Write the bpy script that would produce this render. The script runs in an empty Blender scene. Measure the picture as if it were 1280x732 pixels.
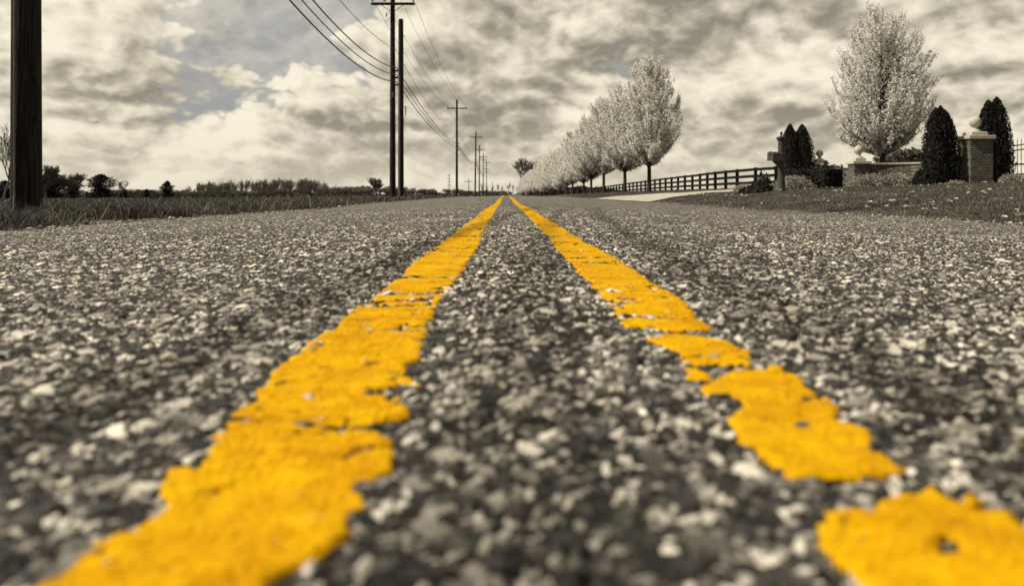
import bpy, math, random
import numpy as np
from mathutils import Vector, Matrix
R = math.radians
random.seed(7)
rng = np.random.default_rng(7)
SC = bpy.context.scene
COL = SC.collection

# ------------------------------------------------------------------ helpers
def vn(x, y, seed=0):
    """value noise 0..1 on numpy arrays"""
    x = np.asarray(x, float); y = np.asarray(y, float)
    ix = np.floor(x).astype(np.int64); iy = np.floor(y).astype(np.int64)
    fx = x - ix; fy = y - iy
    fx = fx * fx * (3 - 2 * fx); fy = fy * fy * (3 - 2 * fy)
    def h(a, b):
        v = (a * 374761393 + b * 668265263 + seed * 144665) & 0xffffffff
        v = ((v ^ (v >> 13)) * 1274126177) & 0xffffffff
        v = (v ^ (v >> 16)) & 0xffffffff
        return v / 4294967295.0
    return (h(ix, iy) * (1 - fx) + h(ix + 1, iy) * fx) * (1 - fy) + (h(ix, iy + 1) * (1 - fx) + h(ix + 1, iy + 1) * fx) * fy

def fbm(x, y, seed=0, o=4):
    s = 0; a = .5
    for i in range(o):
        s = s + a * vn(x * 2 ** i, y * 2 ** i, seed + i * 17); a *= .5
    return s

def sstep(a, b, x):
    t = np.clip((np.asarray(x, float) - a) / (b - a), 0, 1)
    return t * t * (3 - 2 * t)

def tag(o, label=None, cat=None, group=None, kind=None):
    if label: o['label'] = label
    if cat: o['category'] = cat
    if group: o['group'] = group
    if kind: o['kind'] = kind
    return o

def empty(name, loc, rz=0):
    o = bpy.data.objects.new(name, None); COL.objects.link(o)
    o.location = loc; o.rotation_euler = (0, 0, rz); o.empty_display_size = .2
    return o

def link(name, me, m, parent=None, loc=None):
    o = bpy.data.objects.new(name, me); COL.objects.link(o)
    if m is not None and len(me.materials) == 0: me.materials.append(m)
    if parent is not None: o.parent = parent
    if loc is not None: o.location = loc
    return o

def np_mesh(name, V, F, smooth=False):
    """V (n,3); F (m,3|4) int array, or list of such arrays"""
    me = bpy.data.meshes.new(name)
    Fs = F if isinstance(F, list) else [F]
    Fs = [np.asarray(f, np.int32) for f in Fs if len(f)]
    V = np.asarray(V, np.float32)
    me.vertices.add(len(V)); me.vertices.foreach_set('co', V.ravel())
    nl = sum(f.size for f in Fs); npol = sum(len(f) for f in Fs)
    me.loops.add(nl); me.polygons.add(npol)
    me.loops.foreach_set('vertex_index', np.concatenate([f.ravel() for f in Fs]))
    tot = np.concatenate([np.full(len(f), f.shape[1], np.int32) for f in Fs])
    st = np.concatenate([[0], np.cumsum(tot)[:-1]]).astype(np.int32)
    me.polygons.foreach_set('loop_start', st)
    try: me.polygons.foreach_set('loop_total', tot)
    except Exception: pass
    me.polygons.foreach_set('use_smooth', np.full(npol, smooth, bool))
    me.update(calc_edges=True); me.validate()
    return me

class MB:
    """collects shapes into ONE mesh"""
    def __init__(s): s.v = []; s.f = []
    def add(s, vs, fs):
        b = len(s.v); s.v += [tuple(v) for v in vs]; s.f += [tuple(i + b for i in f) for f in fs]; return s
    def box(s, c, d, rz=0, bev=0):
        x, y, z = d[0] / 2, d[1] / 2, d[2] / 2
        if bev <= 0:
            vs = [(sx * x, sy * y, sz * z) for sz in (-1, 1) for sx, sy in ((-1, -1), (1, -1), (1, 1), (-1, 1))]
            fs = [(3, 2, 1, 0), (4, 5, 6, 7)] + [(i, (i + 1) % 4, 4 + (i + 1) % 4, 4 + i) for i in range(4)]
        else:
            b = bev; vs = []; fs = []
            for k, (zz, i) in enumerate(((-z, b), (-z + b, 0), (z - b, 0), (z, b))):
                X, Y = x - i, y - i; q = b * .7
                ring = [(-X + q, -Y), (X - q, -Y), (X, -Y + q), (X, Y - q), (X - q, Y), (-X + q, Y), (-X, Y - q), (-X, -Y + q)]
                vs += [(p[0], p[1], zz) for p in ring]
            for k in range(3):
                for i in range(8): fs.append((k * 8 + i, k * 8 + (i + 1) % 8, k * 8 + 8 + (i + 1) % 8, k * 8 + 8 + i))
            fs += [tuple(range(7, -1, -1)), tuple(range(24, 32))]
        ca, sa = math.cos(rz), math.sin(rz)
        return s.add([(c[0] + a * ca - b_ * sa, c[1] + a * sa + b_ * ca, c[2] + d_) for a, b_, d_ in vs], fs)
    def tube(s, pts, rad, n=6, cap=True):
        pts = [Vector(p) for p in pts]
        if not hasattr(rad, '__len__'): rad = [rad] * len(pts)
        b = len(s.v); up = Vector((.31, .17, .93))
        for i, p in enumerate(pts):
            d = (pts[min(i + 1, len(pts) - 1)] - pts[max(i - 1, 0)])
            if d.length < 1e-9: d = Vector((0, 0, 1))
            d.normalize()
            u = d.cross(up if abs(d.dot(up)) < .95 else Vector((1, 0, 0))).normalized(); w = d.cross(u)
            for k in range(n):
                a = 2 * math.pi * k / n
                s.v.append(tuple(p + (u * math.cos(a) + w * math.sin(a)) * rad[i]))
        for i in range(len(pts) - 1):
            for k in range(n):
                s.f.append((b + i * n + k, b + i * n + (k + 1) % n, b + (i + 1) * n + (k + 1) % n, b + (i + 1) * n + k))
        if cap:
            s.f.append(tuple(b + k for k in range(n - 1, -1, -1))); e = b + (len(pts) - 1) * n
            s.f.append(tuple(e + k for k in range(n)))
        return s
    def lathe(s, prof, c=(0, 0, 0), n=24):
        b = len(s.v)
        for r, z in prof:
            for k in range(n):
                a = 2 * math.pi * k / n
                s.v.append((c[0] + r * math.cos(a), c[1] + r * math.sin(a), c[2] + z))
        for i in range(len(prof) - 1):
            for k in range(n):
                s.f.append((b + i * n + k, b + i * n + (k + 1) % n, b + (i + 1) * n + (k + 1) % n, b + (i + 1) * n + k))
        s.f.append(tuple(b + k for k in range(n - 1, -1, -1))); e = b + (len(prof) - 1) * n
        s.f.append(tuple(e + k for k in range(n)))
        return s
    def mesh(s, name, smooth=False):
        me = bpy.data.meshes.new(name); me.from_pydata(s.v, [], s.f); me.update()
        if smooth:
            me.polygons.foreach_set('use_smooth', [True] * len(me.polygons))
            try: me.set_sharp_from_angle(angle=R(40))
            except Exception: pass
        return me
    def build(s, name, m, parent=None, loc=None, smooth=False):
        return link(name, s.mesh(name, smooth), m, parent, loc)

# ------------------------------------------------------------------ materials
def newmat(name):
    m = bpy.data.materials.new(name); m.use_nodes = True
    nt = m.node_tree; nt.nodes.clear()
    out = nt.nodes.new('ShaderNodeOutputMaterial'); b = nt.nodes.new('ShaderNodeBsdfPrincipled')
    nt.links.new(b.outputs[0], out.inputs[0])
    return m, nt, b, out

def N(nt, t, **kw):
    n = nt.nodes.new(t)
    for k, v in kw.items():
        if k.startswith('i_'):
            n.inputs[int(k[2:]) if k[2:].isdigit() else k[2:]].default_value = v
        else: setattr(n, k, v)
    return n

def ramp(nt, stops, fac=None, interp='LINEAR'):
    n = nt.nodes.new('ShaderNodeValToRGB'); n.color_ramp.interpolation = interp
    e = n.color_ramp.elements
    while len(e) < len(stops): e.new(.5)
    for k, (p, c) in enumerate(stops):
        e[k].position = p
        e[k].color = (c, c * .92, c * .785, 1) if not hasattr(c, '__len__') else (*c, 1)
    if fac is not None: nt.links.new(fac, n.inputs[0])
    return n

def math_n(nt, op, a, b=None, c=None, clamp=False):
    n = nt.nodes.new('ShaderNodeMath'); n.operation = op; n.use_clamp = clamp
    for i, v in enumerate((a, b, c)):
        if v is None: continue
        if isinstance(v, (int, float)): n.inputs[i].default_value = v
        else: nt.links.new(v, n.inputs[i])
    return n.outputs[0]

def simple(name, stops, scale=8, rough=.8, bump=.0, bscale=60, stretch=(1, 1, 1), spec=.3, metal=0):
    m, nt, b, out = newmat(name)
    tc = N(nt, 'ShaderNodeTexCoord'); mp = N(nt, 'ShaderNodeMapping'); mp.inputs['Scale'].default_value = stretch
    nt.links.new(tc.outputs['Object'], mp.inputs[0])
    n = N(nt, 'ShaderNodeTexNoise'); n.inputs['Scale'].default_value = scale; n.inputs['Detail'].default_value = 6; n.inputs['Roughness'].default_value = .65
    nt.links.new(mp.outputs[0], n.inputs['Vector'])
    r = ramp(nt, stops, n.outputs['Fac']); nt.links.new(r.outputs[0], b.inputs['Base Color'])
    b.inputs['Roughness'].default_value = rough; b.inputs['Specular IOR Level'].default_value = spec; b.inputs['Metallic'].default_value = metal
    if bump:
        n2 = N(nt, 'ShaderNodeTexNoise'); n2.inputs['Scale'].default_value = bscale; n2.inputs['Detail'].default_value = 5
        nt.links.new(mp.outputs[0], n2.inputs['Vector'])
        bp = N(nt, 'ShaderNodeBump'); bp.inputs['Strength'].default_value = bump; bp.inputs['Distance'].default_value = .02
        nt.links.new(n2.outputs['Fac'], bp.inputs['Height']); nt.links.new(bp.outputs[0], b.inputs['Normal'])
    return m

def leafmat(name, stops, rough=.7, trans=.25, spec=.2):
    """every leaf, blade or petal its own tone"""
    m, nt, b, out = newmat(name)
    g = N(nt, 'ShaderNodeNewGeometry')
    r = ramp(nt, stops, g.outputs['Random Per Island'])
    nt.links.new(r.outputs[0], b.inputs['Base Color'])
    b.inputs['Roughness'].default_value = rough; b.inputs['Specular IOR Level'].default_value = spec
    if trans > 0:
        t = N(nt, 'ShaderNodeBsdfTranslucent'); nt.links.new(r.outputs[0], t.inputs[0])
        mx = N(nt, 'ShaderNodeMixShader'); mx.inputs[0].default_value = trans
        nt.links.new(b.outputs[0], mx.inputs[1]); nt.links.new(t.outputs[0], mx.inputs[2]); nt.links.new(mx.outputs[0], out.inputs[0])
    return m

M = {}
M['wood'] = simple('weathered_pole_wood', [(.32, .010), (.5, .026), (.68, .060)], 4, .9, .7, 9, (11, 11, .5), spec=.1)
M['wood_dark'] = simple('creosote_wood', [(.3, .010), (.7, .028)], 3, .8, .4, 9, (9, 9, .6))
M['conduit'] = simple('grey_conduit', [(.3, .10), (.7, .17)], 5, .5)
M['metal'] = simple('dark_metal', [(.3, .012), (.7, .025)], 9, .6, spec=.15)
M['cable'] = simple('cable_sheath', [(.3, .015), (.7, .03)], 5, .6)
M['ceramic'] = simple('insulator_glaze', [(.3, .06), (.7, .10)], 5, .25, spec=.5)
M['fence'] = simple('black_fence_paint', [(.3, .006), (.7, .014)], 5, .8, .2, 20, (1, 1, 1), spec=.08)
M['bark'] = simple('bark', [(.3, .018), (.7, .05)], 6, .9, .5, 30, (3, 3, .7))
M['twig'] = simple('bare_twig', [(.3, .08), (.7, .14)], 1.5, .9)
M['twig_pale'] = simple('pale_bare_twig', [(.3, .14), (.7, .22)], 1.5, .9)
M['twig_far'] = simple('bare_wood_twigs', [(.3, .13), (.7, .21)], .2, .9)
M['blossom'] = leafmat('white_blossom', [(0, (.80, .78, .72)), (.25, (.90, .88, .83)), (.94, (.93, .915, .87)), (1, (.42, .40, .35))], .7, .48)
M['arbor'] = leafmat('arborvitae_leaf', [(0, .008), (.6, .018), (.9, .035), (1, .07)], .8, .1)
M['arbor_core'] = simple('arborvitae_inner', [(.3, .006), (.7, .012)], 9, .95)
M['pine'] = leafmat('pine_needles', [(0, .012), (.6, .022), (1, .035)], .8, .1)
M['bush_pale'] = leafmat('pale_bush_leaf', [(0, .18), (.5, .33), (1, .52)], .7, .3)
M['bush_dark'] = leafmat('dark_bush_leaf', [(0, .014), (.6, .03), (1, .06)], .8, .1)
M['bush_core'] = simple('bush_inner_twigs', [(.3, .02), (.7, .05)], 9, .95)
M['grass'] = leafmat('dry_verge_grass', [(0, .015), (.4, .05), (.75, .12), (.94, .26), (1, .45)], .8, .3)
M['lawn'] = leafmat('lawn_grass', [(0, .05), (.5, .10), (.9, .17), (1, .28)], .8, .25)
M['petal'] = leafmat('fallen_white_leaf', [(0, .45), (1, .75)], .8, .2)
M['stone'] = simple('pale_cast_stone', [(.3, .42), (.6, .55), (.8, .62)], 9, .85, .15, 60)
M['drive'] = simple('pale_driveway_concrete', [(.3, .24), (.45, .42), (.75, .58)], 3.0, .9, .3, 40)
M['post'] = simple('mailbox_post_paint', [(.3, .04), (.7, .065)], 5, .55, .1, 30)
M['box'] = simple('mailbox_metal', [(.3, .05), (.7, .09)], 6, .4, spec=.5)
M['glass'] = simple('lantern_glass', [(.3, .25), (.7, .3)], 4, .15, spec=.6)

def brick_mat():
    m, nt, b, out = newmat('brown_brick')
    tc = N(nt, 'ShaderNodeTexCoord'); sp = N(nt, 'ShaderNodeSeparateXYZ'); nt.links.new(tc.outputs['Object'], sp.inputs[0])
    cb = N(nt, 'ShaderNodeCombineXYZ')
    nt.links.new(math_n(nt, 'ADD', sp.outputs[0], sp.outputs[1]), cb.inputs[0]); nt.links.new(sp.outputs[2], cb.inputs[1])
    br = N(nt, 'ShaderNodeTexBrick'); nt.links.new(cb.outputs[0], br.inputs['Vector'])
    br.inputs['Scale'].default_value = 1; br.inputs['Brick Width'].default_value = .215; br.inputs['Row Height'].default_value = .075
    br.inputs['Mortar Size'].default_value = .009; br.inputs['Mortar Smooth'].default_value = .2; br.inputs['Bias'].default_value = -.1
    br.inputs['Color1'].default_value = (.036, .033, .027, 1); br.inputs['Color2'].default_value = (.12, .11, .09, 1); br.inputs['Mortar'].default_value = (.25, .23, .19, 1)
    n = N(nt, 'ShaderNodeTexNoise'); n.inputs['Scale'].default_value = 7; n.inputs['Detail'].default_value = 6; nt.links.new(tc.outputs['Object'], n.inputs['Vector'])
    rr = ramp(nt, [(.3, (.65, .65, .65)), (.7, (1.2, 1.2, 1.2))], n.outputs['Fac'])
    mx = N(nt, 'ShaderNodeMix', data_type='RGBA', blend_type='MULTIPLY'); mx.inputs[0].default_value = 1
    nt.links.new(br.outputs['Color'], mx.inputs[6]); nt.links.new(rr.outputs[0], mx.inputs[7]); nt.links.new(mx.outputs[2], b.inputs['Base Color'])
    bp = N(nt, 'ShaderNodeBump'); bp.inputs['Strength'].default_value = .6; bp.inputs['Distance'].default_value = .008; bp.invert = True
    nt.links.new(br.outputs['Fac'], bp.inputs['Height']); nt.links.new(bp.outputs[0], b.inputs['Normal'])
    b.inputs['Roughness'].default_value = .9
    return m
M['brick'] = brick_mat()

# ---- chip-seal road: real stones by displacement, tone per stone
def stone_nodes(nt):
    tc = N(nt, 'ShaderNodeTexCoord')
    nz = N(nt, 'ShaderNodeTexNoise'); nz.inputs['Scale'].default_value = 130; nz.inputs['Detail'].default_value = 2
    nt.links.new(tc.outputs['Object'], nz.inputs['Vector'])
    sb = N(nt, 'ShaderNodeVectorMath', operation='SUBTRACT'); nt.links.new(nz.outputs['Color'], sb.inputs[0]); sb.inputs[1].default_value = (.5, .5, .5)
    ml = N(nt, 'ShaderNodeVectorMath', operation='SCALE'); nt.links.new(sb.outputs[0], ml.inputs[0]); ml.inputs['Scale'].default_value = .006
    ad = N(nt, 'ShaderNodeVectorMath', operation='ADD'); nt.links.new(tc.outputs['Object'], ad.inputs[0]); nt.links.new(ml.outputs[0], ad.inputs[1])
    P = ad.outputs[0]
    def layer(scale, dome):
        v = N(nt, 'ShaderNodeTexVoronoi', voronoi_dimensions='2D', feature='F1'); v.inputs['Scale'].default_value = scale; nt.links.new(P, v.inputs['Vector'])
        e = N(nt, 'ShaderNodeTexVoronoi', voronoi_dimensions='2D', feature='DISTANCE_TO_EDGE'); e.inputs['Scale'].default_value = scale; nt.links.new(P, e.inputs['Vector'])
        mr = N(nt, 'ShaderNodeMapRange', interpolation_type='SMOOTHSTEP'); nt.links.new(e.outputs['Distance'], mr.inputs[0])
        mr.inputs[1].default_value = 0.0; mr.inputs[2].default_value = dome
        sc = N(nt, 'ShaderNodeSeparateColor'); nt.links.new(v.outputs['Color'], sc.inputs[0])
        lo = N(nt, 'ShaderNodeVectorMath', operation='SUBTRACT'); nt.links.new(P, lo.inputs[0]); nt.links.new(v.outputs['Position'], lo.inputs[1])
        sx = N(nt, 'ShaderNodeSeparateXYZ'); nt.links.new(lo.outputs[0], sx.inputs[0])
        t = math_n(nt, 'ADD', math_n(nt, 'MULTIPLY', sx.outputs[0], math_n(nt, 'SUBTRACT', sc.outputs[1], .5)),
                   math_n(nt, 'MULTIPLY', sx.outputs[1], math_n(nt, 'SUBTRACT', sc.outputs[2], .5)))
        return mr.outputs[0], sc.outputs, t
    d1, c1, t1 = layer(122, .15)      # 11 mm stones
    d2, c2, t2 = layer(66, .13)      # 20 mm stones, only some of them
    d3, c3, t3 = layer(240, .2)     # chips in the binder
    big = math_n(nt, 'GREATER_THAN', c2[0], .85)
    h1 = math_n(nt, 'MULTIPLY', d1, math_n(nt, 'ADD', math_n(nt, 'ADD', math_n(nt, 'MULTIPLY', c1[0], .0050), .0007), math_n(nt, 'MULTIPLY', t1, .75)))
    h2 = math_n(nt, 'MULTIPLY', math_n(nt, 'MULTIPLY', d2, big), math_n(nt, 'ADD', math_n(nt, 'ADD', math_n(nt, 'MULTIPLY', c2[1], .003), .0045), math_n(nt, 'MULTIPLY', t2, .5)))
    h3 = math_n(nt, 'MULTIPLY', d3, math_n(nt, 'MULTIPLY', c3[0], .0018))
    usebig = math_n(nt, 'GREATER_THAN', h2, h1)
    H = math_n(nt, 'MAXIMUM', math_n(nt, 'MAXIMUM', h1, h2), h3)
    val = N(nt, 'ShaderNodeMix', data_type='FLOAT'); nt.links.new(usebig, val.inputs[0]); nt.links.new(c1[1], val.inputs[2]); nt.links.new(c2[2], val.inputs[3])
    return tc, P, H, val.outputs[0]

def road_mat():
    m, nt, b, out = newmat('chip_seal_asphalt')
    tc, P, H, val = stone_nodes(nt)
    tone = ramp(nt, [(0, .020), (.30, .042), (.48, .095), (.64, .22), (.80, .48), (1, .84)], val)
    fine = N(nt, 'ShaderNodeTexNoise'); fine.inputs['Scale'].default_value = 300; fine.inputs['Detail'].default_value = 4; nt.links.new(tc.outputs['Object'], fine.inputs['Vector'])
    fr = ramp(nt, [(.3, (.6, .6, .6)), (.7, (1.25, 1.25, 1.25))], fine.outputs['Fac'])
    m1 = N(nt, 'ShaderNodeMix', data_type='RGBA', blend_type='MULTIPLY'); m1.inputs[0].default_value = 1
    nt.links.new(tone.outputs[0], m1.inputs[6]); nt.links.new(fr.outputs[0], m1.inputs[7])
    # bitumen between the stones
    bit = N(nt, 'ShaderNodeMapRange', interpolation_type='SMOOTHSTEP'); nt.links.new(H, bit.inputs[0]); bit.inputs[1].default_value = .0007; bit.inputs[2].default_value = .0020
    m2 = N(nt, 'ShaderNodeMix', data_type='RGBA'); nt.links.new(bit.outputs[0], m2.inputs[0]); m2.inputs[6].default_value = (.017, .0155, .0128, 1); nt.links.new(m1.outputs[2], m2.inputs[7])
    # wear: wheel tracks and stained patches
    big = N(nt, 'ShaderNodeTexNoise'); big.inputs['Scale'].default_value = 1.3; big.inputs['Detail'].default_value = 7; big.inputs['Roughness'].default_value = .7; nt.links.new(tc.outputs['Object'], big.inputs['Vector'])
    br = ramp(nt, [(.3, (.62, .62, .62)), (.5, (.95, .95, .95)), (.7, (1.35, 1.35, 1.35))], big.outputs['Fac'])
    mid = N(nt, 'ShaderNodeTexNoise'); mid.inputs['Scale'].default_value = 16; mid.inputs['Detail'].default_value = 4; mid.inputs['Roughness'].default_value = .7; nt.links.new(tc.outputs['Object'], mid.inputs['Vector'])
    mr = ramp(nt, [(.3, (.50, .50, .50)), (.5, (.95, .95, .95)), (.72, (1.55, 1.55, 1.55))], mid.outputs['Fac'])
    m3 = N(nt, 'ShaderNodeMix', data_type='RGBA', blend_type='MULTIPLY'); m3.inputs[0].default_value = 1; nt.links.new(m2.outputs[2], m3.inputs[6]); nt.links.new(br.outputs[0], m3.inputs[7])
    m4 = N(nt, 'ShaderNodeMix', data_type='RGBA', blend_type='MULTIPLY'); m4.inputs[0].default_value = 1; nt.links.new(m3.outputs[2], m4.inputs[6]); nt.links.new(mr.outputs[0], m4.inputs[7])
    nt.links.new(m4.outputs[2], b.inputs['Base Color'])
    b.inputs['Roughness'].default_value = .62; b.inputs['Specular IOR Level'].default_value = .35
    ds = N(nt, 'ShaderNodeDisplacement'); ds.inputs['Midlevel'].default_value = 0; ds.inputs['Scale'].default_value = 1
    nt.links.new(H, ds.inputs['Height']); nt.links.new(ds.outputs[0], out.inputs['Displacement'])
    m.displacement_method = 'BOTH'
    return m
M['road'] = road_mat()

def paint_mat():
    m, nt, b, out = newmat('thick_yellow_road_paint')
    tc, P, H, val = stone_nodes(nt)
    n = N(nt, 'ShaderNodeTexNoise'); n.inputs['Scale'].default_value = 15; n.inputs['Detail'].default_value = 9; n.inputs['Roughness'].default_value = .7; nt.links.new(tc.outputs['Object'], n.inputs['Vector'])
    r = ramp(nt, [(.26, (.36, .15, .0008)), (.42, (.58, .285, .001)), (.58, (.69, .38, .001)), (.76, (.75, .445, .0015))], n.outputs['Fac'])
    # scuffs where the paint is rubbed thin over a stone
    n2 = N(nt, 'ShaderNodeTexNoise'); n2.inputs['Scale'].default_value = 60; n2.inputs['Detail'].default_value = 5; n2.inputs['Roughness'].default_value = .7; nt.links.new(tc.outputs['Object'], n2.inputs['Vector'])
    sc = N(nt, 'ShaderNodeMapRange'); nt.links.new(n2.outputs['Fac'], sc.inputs[0]); sc.inputs[1].default_value = .70; sc.inputs[2].default_value = .78
    mx = N(nt, 'ShaderNodeMix', data_type='RGBA'); nt.links.new(sc.outputs[0], mx.inputs[0]); nt.links.new(r.outputs[0], mx.inputs[6]); mx.inputs[7].default_value = (.20, .12, .03, 1)
    nt.links.new(mx.outputs[2], b.inputs['Base Color'])
    b.inputs['Roughness'].default_value = .75; b.inputs['Specular IOR Level'].default_value = .06
    ds = N(nt, 'ShaderNodeDisplacement'); ds.inputs['Midlevel'].default_value = .0; ds.inputs['Scale'].default_value = .30
    nt.links.new(H, ds.inputs['Height']); nt.links.new(ds.outputs[0], out.inputs['Displacement'])
    m.displacement_method = 'BOTH'
    return m
M['paint'] = paint_mat()

# ------------------------------------------------------------------ ground shape
RXL, RXR, RXC = -3.42, 4.15, .03           # road edges and crown line
PX = [4.15, 4.6, 5.4, 7.6, 10, 13, 17, 25, 60, 300, 4000]
PZ = [-.10, -.06, .03, .20, .31, .42, .52, .50, .15, -1.0, -3.0]
LX = [3.42, 3.9, 6, 15, 60, 160, 400, 4000]
LZ = [-.12, -.15, -.13, -.20, -.45, -.85, -1.5, -6.0]
def U(y):
    y = np.asarray(y, float)
    return -.030 * np.exp(-((y - 14.5) / 3.5) ** 2) - .75 * sstep(55, 190, y) - 1.0 * sstep(200, 900, y)
def road_z(x, y):
    x = np.asarray(x, float) - RXC; return np.where(x < 0, .030 * x, -.0235 * x) + U(y)
def G(x, y):
    x = np.asarray(x, float); y = np.asarray(y, float)
    m = 1 - .36 * np.exp(-((y - 37) / 7.0) ** 2)
    r = np.interp(x, PX, PZ); r = np.where(r > 0, r * m, r)
    l = np.interp(-x, LX, LZ)
    inside = np.where(x < RXC, .030 * (x - RXC), -.0235 * (x - RXC)) - .03
    z = np.where(x > RXR, r, np.where(x < RXL, l, inside))
    rough = (fbm(x * .9, y * .9, 5, 3) - .45) * .05 * sstep(0, 1.2, np.maximum(x - RXR, RXL - x))
    return z + rough + U(y) * 1.0
def Gz(x, y): return float(G(x, y))

def grid(xs, ys, zf):
    X, Y = np.meshgrid(xs, ys); V = np.stack([X, Y, zf(X, Y)], -1).reshape(-1, 3)
    nx, ny = len(xs), len(ys)
    i = (np.arange(ny - 1)[:, None] * nx + np.arange(nx - 1)[None, :]).ravel()
    return V, np.stack([i, i + 1, i + 1 + nx, i + nx], -1)

# ground sheet
def axis(segs):
    o = []
    for a, b, s in segs: o += list(np.arange(a, b, s))
    return np.array(o + [segs[-1][1]])
xs = axis([(-3600, -800, 400), (-800, -200, 60), (-200, -40, 10), (-40, -12, 2), (-12, RXL - .001, .22), (RXL, RXR, .6), (RXR + .001, 22, .22), (22, 60, 2), (60, 240, 12), (240, 800, 60), (800, 3600, 400)])
ys = axis([(-30, 0, 2), (0, 60, .35), (60, 140, 2), (140, 400, 8), (400, 1200, 50), (1200, 4000, 400)])
V, F = grid(xs, ys, G)
mg, nt, b, out = newmat('dry_turf_soil')
tc = N(nt, 'ShaderNodeTexCoord')
n1 = N(nt, 'ShaderNodeTexNoise'); n1.inputs['Scale'].default_value = .5; n1.inputs['Detail'].default_value = 9; n1.inputs['Roughness'].default_value = .75; nt.links.new(tc.outputs['Object'], n1.inputs['Vector'])
r1 = ramp(nt, [(.3, .06), (.5, .11), (.7, .19)], n1.outputs['Fac'])
nt.links.new(r1.outputs[0], b.inputs['Base Color']); b.inputs['Roughness'].default_value = .95; b.inputs['Specular IOR Level'].default_value = .1
n2 = N(nt, 'ShaderNodeTexNoise'); n2.inputs['Scale'].default_value = 25; n2.inputs['Detail'].default_value = 5; nt.links.new(tc.outputs['Object'], n2.inputs['Vector'])
bp = N(nt, 'ShaderNodeBump'); bp.inputs['Distance'].default_value = .05; nt.links.new(n2.outputs['Fac'], bp.inputs['Height']); nt.links.new(bp.outputs[0], b.inputs['Normal'])
tag(link('ground', np_mesh('ground', V, F, True), mg), kind='structure')

# road: dense where the stones can be seen, coarser beyond (patches butt, a plain bed lies under the joints)
Vs, Fs, base = [], [], 0
def patch(xs, ys, dz=0, wav=True):
    global base
    v, f = grid(xs, ys, lambda X, Y: road_z(X, Y) + dz + (fbm(X * 7, Y * 7, 3, 3) - .45) * .012 + (fbm(X * 1.1, Y * 1.1, 9, 2) - .4) * .012)
    Vs.append(v); Fs.append(f + base); base += len(v)
patch(np.arange(-1.05, 1.0501, .0026), np.arange(.16, 1.3001, .0026))
patch(np.arange(-2.4, 2.401, .0055), np.arange(1.3, 3.6001, .0055))
patch(np.linspace(-2.4, -1.05, 160), np.linspace(.16, 1.3, 130))
patch(np.linspace(1.05, 2.4, 160), np.linspace(.16, 1.3, 130))
patch(np.linspace(RXL, -2.4, 90), np.linspace(.16, 3.6, 260))
patch(np.linspace(2.4, RXR, 130), np.linspace(.16, 3.6, 260))
patch(np.linspace(RXL, RXR, 620), np.linspace(3.6, 9.6, 500))
patch(np.linspace(RXL, RXR, 190), np.linspace(9.6, 30, 500))
patch(np.linspace(RXL, RXR, 40), np.concatenate([np.linspace(30, 120, 220), np.linspace(125, 1000, 80)]))
patch(np.linspace(RXL, RXR, 40), np.linspace(-25, .16, 60))
v, f = grid(np.linspace(RXL, RXR, 12), np.concatenate([np.linspace(-25, 60, 60), np.linspace(70, 1000, 60)]), lambda X, Y: road_z(X, Y) - .012)
Vs.append(v); Fs.append(f + base); base += len(v)
tag(link('road', np_mesh('road', np.concatenate(Vs), np.concatenate(Fs), True), M['road']), kind='structure')

# ------------------------------------------------------------------ painted lines, real thickness, ragged as they are worn
FPX, HZ, VX, CAMZ = 995.0, 242.0, 632.0, .155
DROP = .1535
def on_road(pts):          # outline points measured on the picture, put on the road plane at their own distance
    o = []
    for px, py in pts:
        y = DROP * FPX / (py - HZ); o.append(((px - VX) * y / FPX, y))
    return np.array(o)
LEFT = [[(-30, 775), (20, 745), (38, 731), (70, 716), (93, 704), (134, 669), (172, 649), (210, 618), (215, 573), (234, 571), (241, 580), (255, 573), (275, 554), (277, 535), (296, 514), (327, 492), (327, 480), (342, 470), (345, 460), (378, 438), (393, 420), (426, 405), (447, 384), (474, 366), (506, 340), (533, 316), (562, 297),
         (604, 297), (591, 318), (573, 348), (561, 360), (543, 378), (534, 405), (528, 417), (522, 447), (500, 452), (504, 466), (521, 484), (495, 500), (507, 516), (469, 521), (462, 532), (486, 546), (479, 580), (469, 592), (440, 598), (422, 606), (445, 618), (440, 632), (425, 638), (413, 673), (361, 704), (327, 729), (300, 760), (285, 775)]]
RIGHT = [[(687, 300), (706, 324), (712, 330), (739, 356), (759, 374), (772, 395), (783, 408), (815, 406), (850, 411), (890, 408), (871, 397), (862, 383), (841, 366), (814, 350), (769, 322), (726, 300)],
         [(805, 425), (822, 424), (830, 417), (870, 418), (904, 421), (922, 430), (940, 437), (934, 454), (880, 452), (853, 448), (844, 436), (822, 431)],
         [(852, 457), (875, 456), (888, 464), (886, 472), (862, 471)], [(960, 456), (975, 454), (983, 461), (962, 464)],
         [(912, 462), (950, 460), (996, 466), (1020, 484), (1051, 504), (1051, 520), (1083, 532), (1095, 560), (1121, 570), (1123, 584), (1059, 599), (996, 600), (952, 580), (944, 564), (920, 556), (904, 524), (928, 508), (920, 500), (884, 496), (864, 488), (892, 478)],
         [(1106, 559), (1118, 555), (1122, 562)],
         [(1021, 655), (1035, 639), (1070, 638), (1099, 643), (1106, 624), (1139, 611), (1163, 601), (1181, 611), (1190, 622), (1219, 631), (1259, 635), (1272, 648), (1320, 668), (1360, 700), (1400, 775), (1120, 775), (1083, 729), (1039, 699)],
         [(1201, 612), (1214, 608), (1229, 614), (1222, 622), (1206, 622)]]
HOLES_R = [[(1172, 679), (1185, 674), (1200, 681), (1196, 688), (1176, 687)]]
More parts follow.
